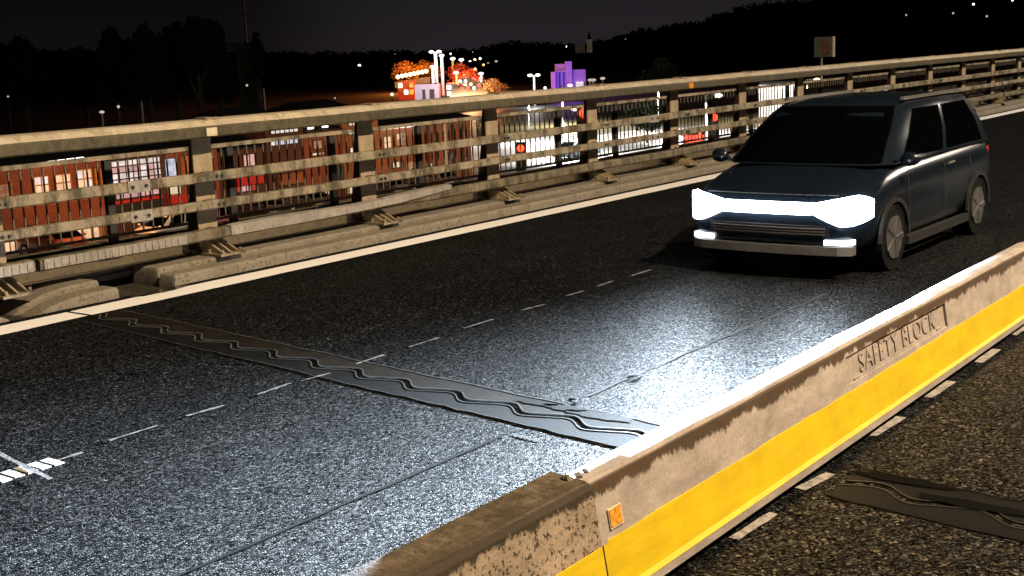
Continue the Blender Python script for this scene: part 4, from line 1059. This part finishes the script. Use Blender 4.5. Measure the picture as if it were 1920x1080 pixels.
ff = [a-n*0.6-(bq-a)*0.35, bq-n*0.6+(bq-a)*0.05, bq+n*1.3+(bq-a)*0.05, a+n*1.3-(bq-a)*0.35]
MB().hexa([(q.x, q.y, zt+0.01) for q in ff]+[(q.x, q.y, zt+0.9) for q in ff]).build('roof_slab', M['olive_wall'], tw)
q = at(463, 160, 172); MB().ball(q, 0.16, 8, 6).build('flood_lamp', M['bulb_dim'], tw)
for k in range(5):
    c0 = a.lerp(bq, 0.08+0.2*k)-n*0.02; c1 = a.lerp(bq, 0.18+0.2*k)-n*0.02
    for j in range(4): MB().hexa([(w_.x, w_.y, zt-2.0-j*2.4) for w_ in (c0, c1, c1-n*0.05, c0-n*0.05)]+[(w_.x, w_.y, zt-0.8-j*2.4) for w_ in (c0, c1, c1-n*0.05, c0-n*0.05)]).build('window', M['frame_dark'], tw)
lamp('flood_light', 'POINT', q-n*3.0+Vector((0, 0, -0.5)), 16, (1, 0.88, 0.5), 0.3)
p = at(455, -15, 220); mq = thing('radio_mast', (p.x, p.y, TOWN), 'thin dark mast rising out of frame left of centre', 'mast')
MB().tube((p.x, p.y, TOWN), (p.x, p.y, p.z+4), 0.26, 6, 0.18).build('mast_tube', M['black'], mq)
for z in (4, 12, 20): MB().box(p.x-0.8, p.x+0.8, p.y-0.05, p.y+0.05, p.z-z, p.z-z+0.15).build('crossbar', M['black'], mq)
# purple floodlit building
M['violet_render'] = plain('violet_render', (0.36, 0.34, 0.56), 0.7, vary=0.12, scale=0.4)  # violet tint puts part of the purple floodlight into the wall colour
pb, a, bq, n, zt = block('floodlit_building', 'building', 'boxy building floodlit bright purple beyond the guardrail', 1042, 1098, 131, 250, M['violet_render'])
block('', '', '', 1060, 1072, 115, 249.3, M['violet_render'], 3.0, parent=pb)
block('', '', '', 1041, 1059, 120, 251.5, M['violet_render'], 3.0, parent=pb)
for k in range(4):
    c0 = a.lerp(bq, 0.1+0.14*k)-n*0.03; c1 = a.lerp(bq, 0.13+0.14*k)-n*0.03
    MB().hexa([(w_.x, w_.y, TOWN) for w_ in (c0, c1, c1-n*0.3, c0-n*0.3)]+[(w_.x, w_.y, zt-0.4) for w_ in (c0, c1, c1-n*0.3, c0-n*0.3)]).build('fin', M['frame_dark'], pb)
c0 = at(1080, 158, 249.5); c1 = at(1094, 158, 249.5)
MB().hexa([(w_.x, w_.y, c0.z-0.5) for w_ in (c0, c1, c1-n*0.1, c0-n*0.1)]+[(w_.x, w_.y, c0.z+0.5) for w_ in (c0, c1, c1-n*0.1, c0-n*0.1)]).build('lit_sign', M['lit_white'], pb)
block('floodlit_annex', 'building', 'narrow pale lit block against the left side of the purple building', 1033, 1041, 135, 249, glow('cream_wall_glow', (1, 0.9, 0.75), 0.35) if False else M['violet_render'], 2.5)
for px in (1052, 1078): 
    q = at(px, 150, 241); lamp('purple_flood', 'POINT', q, 1500, (0.27, 0.05, 1.0), 0.4)
q = at(1036, 150, 245.5); lamp('white_flood', 'POINT', q, 60, (1, 0.9, 0.8), 0.3)
# white filling-station shop under the masts
ws, a, bq, n, zt = block('white_shop', 'building', 'low white lit shop just above the guardrail below the bright masts', 777, 822, 158, 225, M['violet_render'], 6)
for u0, u1 in ((0.32, 0.44), (0.62, 0.82)):
    c0 = a.lerp(bq, u0)-n*0.02; c1 = a.lerp(bq, u1)-n*0.02
    MB().hexa([(w_.x, w_.y, TOWN+0.2) for w_ in (c0, c1, c1-n*0.08, c0-n*0.08)]+[(w_.x, w_.y, zt-0.9) for w_ in (c0, c1, c1-n*0.08, c0-n*0.08)]).build('window', M['frame_dark'], ws)
for px, d in ((790, 214), (835, 216)):
    q = at(px, 142, d); lamp('forecourt_light', 'POINT', q, 2600, (1, 0.95, 0.9), 0.4)
# orange canopy with its row of lamps
cn = thing('lit_canopy', at(772, 150, 250), 'long orange lit canopy with a row of white lamps', 'canopy')
for i in range(8):
    q = at(746+i*7.6, 144-i*1.5, 250); MB().ball(q, 0.42, 8, 5).build('canopy_lamp', M['bulb_warm'], cn)
a = at(742, 150, 252); bq = at(806, 140, 252)
MB().hexa([(a.x, a.y, a.z-1.6), (bq.x, bq.y, bq.z-1.6), (bq.x-3, bq.y+3, bq.z-1.6), (a.x-3, a.y+3, a.z-1.6), (a.x, a.y, a.z-0.5), (bq.x, bq.y, bq.z-0.5), (bq.x-3, bq.y+3, bq.z-0.5), (a.x-3, a.y+3, a.z-0.5)]).build('fascia', glow('orange_fascia', (1, 0.36, 0.05), 0.5, 0.5, 0.4), cn)
for px in (750, 800):
    q = at(px, 150, 252); MB().tube((q.x, q.y, TOWN), (q.x, q.y, q.z-1.0), 0.2, 6).build('column', M['mast'], cn)
# lit shops crowding the far road
for x0, x1, yt, d, wallc, pane, lab in ((836, 858, 157, 236, (0.5, 0.48, 0.45), 'hot_white', 'low shop with a wide white window right of the white masts'), (856, 884, 133, 262, (0.30, 0.05, 0.03), 'hot_red', 'taller shop with glowing red windows behind the queue of cars'),
        (884, 902, 141, 250, (0.35, 0.14, 0.05), 'hot_orange', 'narrow orange lit shop right of the red one'), (906, 940, 162, 225, (0.30, 0.12, 0.05), 'hot_orange', 'long low orange lit shop at the right end of the bright road'), (940, 975, 172, 205, (0.12, 0.10, 0.09), 'lit_dim', 'low dim shed just above the guardrail right of the orange shop'),
        (745, 776, 152, 246, (0.40, 0.20, 0.06), 'hot_orange', 'orange lit shop under the row of canopy lamps')):
    sh, a, bq, n, zt = block('shop', 'shop', lab, x0, x1, yt, d, plain('shop_wall', wallc, 0.7, vary=0.4, scale=0.5), 6)
    sh['group'] = 'lit shops along the far town road'
    L_ = (bq-a).length; k_ = max(2, int(L_/0.9)); hh = zt-TOWN
    for r_i in range(2):
        for i in range(k_):
            if random.random() < 0.25: continue
            c0 = a.lerp(bq, (i+0.12)/k_)-n*0.02; c1 = a.lerp(bq, (i+0.86)/k_)-n*0.02; z0 = TOWN+hh*(0.30+0.36*r_i); z1 = z0+hh*0.24
            MB().hexa([(w_.x, w_.y, z0) for w_ in (c0, c1, c1-n*0.08, c0-n*0.08)]+[(w_.x, w_.y, z1) for w_ in (c0, c1, c1-n*0.08, c0-n*0.08)]).build('window', M[random.choice([pane, pane, pane, 'hot_white' if pane != 'lit_dim' else 'lit_dim'])], sh)
# church on the ridge, its walls glowing in place of floodlight
cq = thing('church', at(1102, 80, 640), 'small floodlit church with a spire on the far ridge', 'church')
q = at(1105, 82, 640); MB().box(q.x-1.0, q.x+1.0, q.y-1, q.y+1, q.z-6, q.z+2.2).build('tower', glow('church_stone_glow', (1, 0.80, 0.5), 0.06, 0.6, 0.3), cq)
MB().tube((q.x, q.y, q.z+2.2), (q.x, q.y, q.z+6.5), 1.1, 8, 0.03).build('spire', M['black'], cq)
q2 = at(1088, 82, 640); MB().box(q2.x-2.5, q2.x+2, q2.y-1, q2.y+1, q2.z-5, q2.z+0.3).build('nave', glow('church_wall_glow', (1, 0.75, 0.55), 0.025, 0.6, 0.3), cq)

# tall white masts and town lamps
k = 0
for px, py, pb_, d, lab, bulb in ((816, 97, 150, 260, 'tallest white lamp mast, topped by two bright heads', 'bulb'), (828, 104, 150, 262, 'second tall white mast, right beside the tallest', 'bulb'),
                       (811, 125, 150, 258, 'shorter white mast at the left of the tallest', 'bulb'), (849, 110, 150, 300, 'thin white mast in front of the red lit tree', 'bulb'), (865, 112, 150, 310, 'thin mast just right of the red lit tree', 'bulb'),
                       (902, 138, 160, 230, 'solitary white mast right of the orange glow', 'bulb'), (1001, 141, 160, 200, 'white double-armed lamp left of the purple building', 'bulb'), (855, 136, 160, 240, 'low white mast between the shop and the red tree', 'bulb'),
                       (1107, 150, 160, 200, 'short white lamp just right of the purple building', 'bulb_dim'), (1113, 150, 160, 205, 'second short lamp right of the purple building', 'bulb_dim'), (1130, 147, 160, 190, 'small flat lamp farthest right of the purple building', 'bulb_dim'),
                       (191, 210, 240, 95, 'dim warm lamp post above the rail at far left', 'bulb_dim'), (265, 190, 240, 110, 'very dim reddish post left of the pale reflector', None)):
    p = at(px, py, d); big = px in (816, 828, 811)
    e = thing('lamp_mast', (p.x, p.y, TOWN), lab, 'lamp post', 'lamp masts in the distant town')
    wh = glow('lit_mast', (1, 0.95, 0.9), 0.8) if (big or px in (902, 1001, 849, 865, 855)) else M['mast']
    MB().tube((p.x, p.y, TOWN), (p.x, p.y, p.z), 0.0009*d if not big else 0.0013*d, 6).build('mast', plain('white_mast', (0.75, 0.73, 0.7), 0.5) if wh != M['mast'] else wh, e)
    if bulb:
        rr = _X if False else Vector((right.x, right.y, 0)).normalized()
        for s in ((-1, 1) if px in (816, 1001) else (0,)):
            MB().ball(p+rr*s*0.003*d, 0.0016*d, 8, 5, (1.3, 1.3, 0.7)).build('lamp_head', M[bulb], e)
    if big or px in (902, 1001): lamp('mast_light', 'POINT', p-fwd*3+Vector((0, 0, -2.5)), 700, (1, 0.96, 0.9), 0.3)

# cars on the far road: pairs of headlights and tail lights
pk = 0
for px, py, bulb, lab in ((868, 152, 'bulb', 'far car with white headlights on the bright town road'), (878, 158, 'bulb_warm', 'far car with yellowish headlights, second in the queue'), (884, 165, 'bulb', 'far car with headlights nearest the guardrail in the bright road'),
                      (893, 160, 'tail_lit', 'far car showing red tail lights beside the queue'), (872, 165, 'tail_lit', 'far car with red tail lights left of the queue'), (905, 168, 'bulb_orange', 'far car with an orange blinker at the right of the bright road')):
    p = at(px, py, 225); e = thing('distant_car', (p.x, p.y, p.z-0.6), lab, 'car', 'cars on the far town road')
    MB().hexa([(p.x-0.9, p.y, p.z-0.5), (p.x+0.9, p.y, p.z-0.5), (p.x+0.9, p.y+2, p.z-0.5), (p.x-0.9, p.y+2, p.z-0.5), (p.x-0.7, p.y+0.7, p.z+0.5), (p.x+0.7, p.y+0.7, p.z+0.5), (p.x+0.7, p.y+1.6, p.z+0.5), (p.x-0.7, p.y+1.6, p.z+0.5)]).build('body', M['silver_trim'], e)
    for s in (-0.62, 0.62): MB().ball((p.x+s, p.y-0.05, p.z), 0.26, 8, 5).build('headlight' if bulb != 'tail_lit' else 'tail_lamp', M[bulb], e)
ramp_pts = [at(840, 178, 215), at(925, 172, 215), at(905, 148, 228), at(850, 148, 228)]
MB().hexa([(q.x, q.y, q.z-1.6) for q in ramp_pts]+[(q.x, q.y, q.z-1.1) for q in ramp_pts]).build('road', plain('far_road', (0.25, 0.22, 0.19), 0.4, vary=0.3, scale=0.3), kind='structure')
lamp('street_lamp_light', 'POINT', at(882, 140, 218), 6000, (1.0, 0.55, 0.22), 0.4)

# ------------------------------------------------------------------ hills and their scattered lights
M['hill'] = plain('night_hill', (0.010, 0.012, 0.008), 1.0, spec=0.05, vary=0.5, scale=0.03)
sky = [(-900, 60), (-300, 72), (0, 82), (60, 95), (160, 96), (300, 95), (420, 98), (560, 100), (700, 98), (800, 97), (880, 95), (930, 86), (965, 80), (1000, 84), (1040, 82), (1090, 86), (1150, 74), (1180, 64), (1215, 55), (1262, 48),
       (1310, 42), (1350, 26), (1400, 13), (1450, 5), (1500, 2), (1560, -6), (1640, -14), (1760, -26), (1900, -36), (2100, -50), (2500, -60), (3000, -60)]
def skyline(px):
    for (a, y0), (bq, y1) in zip(sky[:-1], sky[1:]):
        if a <= px <= bq: return y0+(y1-y0)*(px-a)/(bq-a)
    return sky[-1][1]
def hill_point(px, f):        # f 0 at the foot, 1 at the ridge
    d0, d1 = 470.0, 760.0
    rd = at(px, skyline(px)+4, d1); ft = at(px, 120, d0); ft.z = TOWN
    return ft.lerp(rd, f)
cols = list(range(-900, 3001, 15)); mb = MB(); vs = []; rows = 9
for px in cols:
    for j in range(rows):
        f = j/(rows-2) if j < rows-1 else 1
        q = hill_point(px, min(f, 1))
        if j == rows-1: r0 = hill_point(px, 1); q = r0*1.25; q.z = TOWN-0.5
        else: q.z += random.uniform(-1, 1)*(0.8 if 0 < j < rows-2 else 0)
        vs.append(q)
mb.add(vs, [(i*rows+j, (i+1)*rows+j, (i+1)*rows+j+1, i*rows+j+1) for i in range(len(cols)-1) for j in range(rows-1)])
struct(mb.build('hills', M['hill'], smooth=True))
mb = MB()
for px in range(-200, 2300, 6):
    for f in (1.0, 0.93, 0.8):
        if random.random() < 0.8:
            q = hill_point(px+random.uniform(-4, 4), f); r = random.uniform(1.6, 3.6)
            leafmass(mb, (q.x, q.y, q.z+r*0.15), r*0.9, r*0.9, r*0.8, 26, r*0.30)
mb.build('hill_woods', M['hill'], kind='stuff', label='dark wooded skyline along the far hills', category='woods')
def light_on_hill(px, py):
    lo_, hi = 0.0, 1.0; best = None
    for k in range(41):
        q = hill_point(px, k/40)
        d = q.dot(fwd); yy = CY-F*q.dot(up)/d
        if best is None or abs(yy-py) < best[0]: best = (abs(yy-py), q)
    return best[1]
LOW = {1022: 'bluish lamp low beside the purple building, on its left', 735: 'white lamp just above the guardrail left of the white shop', 222: 'faint lamp above the rail, right of the dim warm post', 15: 'very faint lamp in the dark at the left frame edge', 628: 'faint lamp above the rail left of the second cap plate',
       (152, 107): 'topmost of three faint lights left of the tall black trees', (167, 115): 'rightmost of three faint lights left of the tall black trees', (153, 122): 'lowest of three faint lights left of the tall black trees',
       690: 'faint light on the skyline between tower and market, upper of a close pair', 678: 'faint light on the skyline between tower and market, lower of a close pair', 673: 'bright bluish light on the dark hillside between tower and market',
       731: 'left one of two faint twin lights under the skyline left of the market', 741: 'right one of two faint twin lights under the skyline left of the market', 762: 'small orange light on the skyline above the canopy lamps',
       845: 'white hill light above the thin masts, left of a pair', 857: 'faint hill light above the thin masts, right of a pair', 888: 'highest white hill light above the red lit tree', (890, 112): 'warm hill light just above the red lit tree, under the highest white one', 881: 'white hill light touching the top of the red lit tree',
       900: 'white hill light right of the warm one above the red tree', 915: 'faint hill light above the solitary white mast', (930, 115): 'faint hill light farthest right above the market', 906: 'small orange hill light above the solitary white mast', (890, 130): 'warm light low on the hill beside the red lit tree',
       1055: 'left one of two bluish lights on the ridge by the church', 1062: 'right one of two bluish lights on the ridge by the church', 1173: 'faint light among the trees right of the church', 1699: 'lone faint light on the big dark hill, nearest the sign', 1787: 'faint light on the big dark hill, left and below the brightest one',
       1825: 'brightest white light high on the big dark hill', 1850: 'faint light on the big dark hill, right and below the brightest one', 1898: 'white light at the top right corner on the big hill'}
G = 'lights scattered over the dark hills'
LAB = {'bulb': 'small white house light far off on the dark hillside', 'bulb_warm': 'small warm house light far off on the dark hillside', 'bulb_cool': 'small bluish light far off on the dark hillside', 'bulb_dim': 'faint house light far off on the dark hillside', 'bulb_orange': 'small orange light far off on the dark hillside'}
for px, py, bulb, r in ((152, 107, 'bulb_dim', .5), (167, 115, 'bulb_dim', .55), (153, 122, 'bulb_dim', .5), (690, 99, 'bulb_dim', .5), (678, 107, 'bulb_dim', .5), (673, 123, 'bulb_cool', .7), (731, 103, 'bulb_dim', .6), (741, 103, 'bulb_dim', .55), (762, 99, 'bulb_orange', .5),
                        (845, 101, 'bulb', .6), (857, 103, 'bulb_dim', .6), (888, 98, 'bulb', .6), (890, 112, 'bulb_warm', .7), (881, 116, 'bulb', .7), (900, 110, 'bulb', .6), (915, 120, 'bulb_dim', .6), (930, 115, 'bulb_dim', .6), (906, 122, 'bulb_orange', .5), (890, 130, 'bulb_warm', .6),
                        (1055, 85, 'bulb_cool', .5), (1062, 85, 'bulb_cool', .55), (1173, 74, 'bulb_dim', .5), (1699, 28, 'bulb_dim', .45), (1787, 26, 'bulb_dim', .5), (1825, 9, 'bulb', .6), (1850, 29, 'bulb_dim', .5), (1898, 2, 'bulb', .5), (1022, 165, 'bulb_cool', .22), (735, 177, 'bulb', .22), (222, 200, 'bulb_dim', .14), (15, 181, 'bulb_dim', .09), (628, 184, 'bulb_dim', .12)):
    if py > 150: q = at(px, py, 190 if px > 600 else 120)
    else: q = light_on_hill(px, py); q = q*0.985
    e = thing('house_light', q, LOW.get(px) or LOW.get((px, py)) or LAB[bulb], 'light', G if py < 150 else 'single lamps low in the dark valley')
    MB().ball(q, r, 8, 5).build('lamp_globe', M[bulb], e)
    if py < 150: MB().tube((q.x, q.y, q.z-r), (q.x, q.y, max(TOWN, q.z-4)), 0.12, 5).build('mast', M['black'], e)
    else: MB().tube((q.x, q.y, q.z-r), (q.x, q.y, TOWN), 0.05, 5).build('mast', M['black'], e)
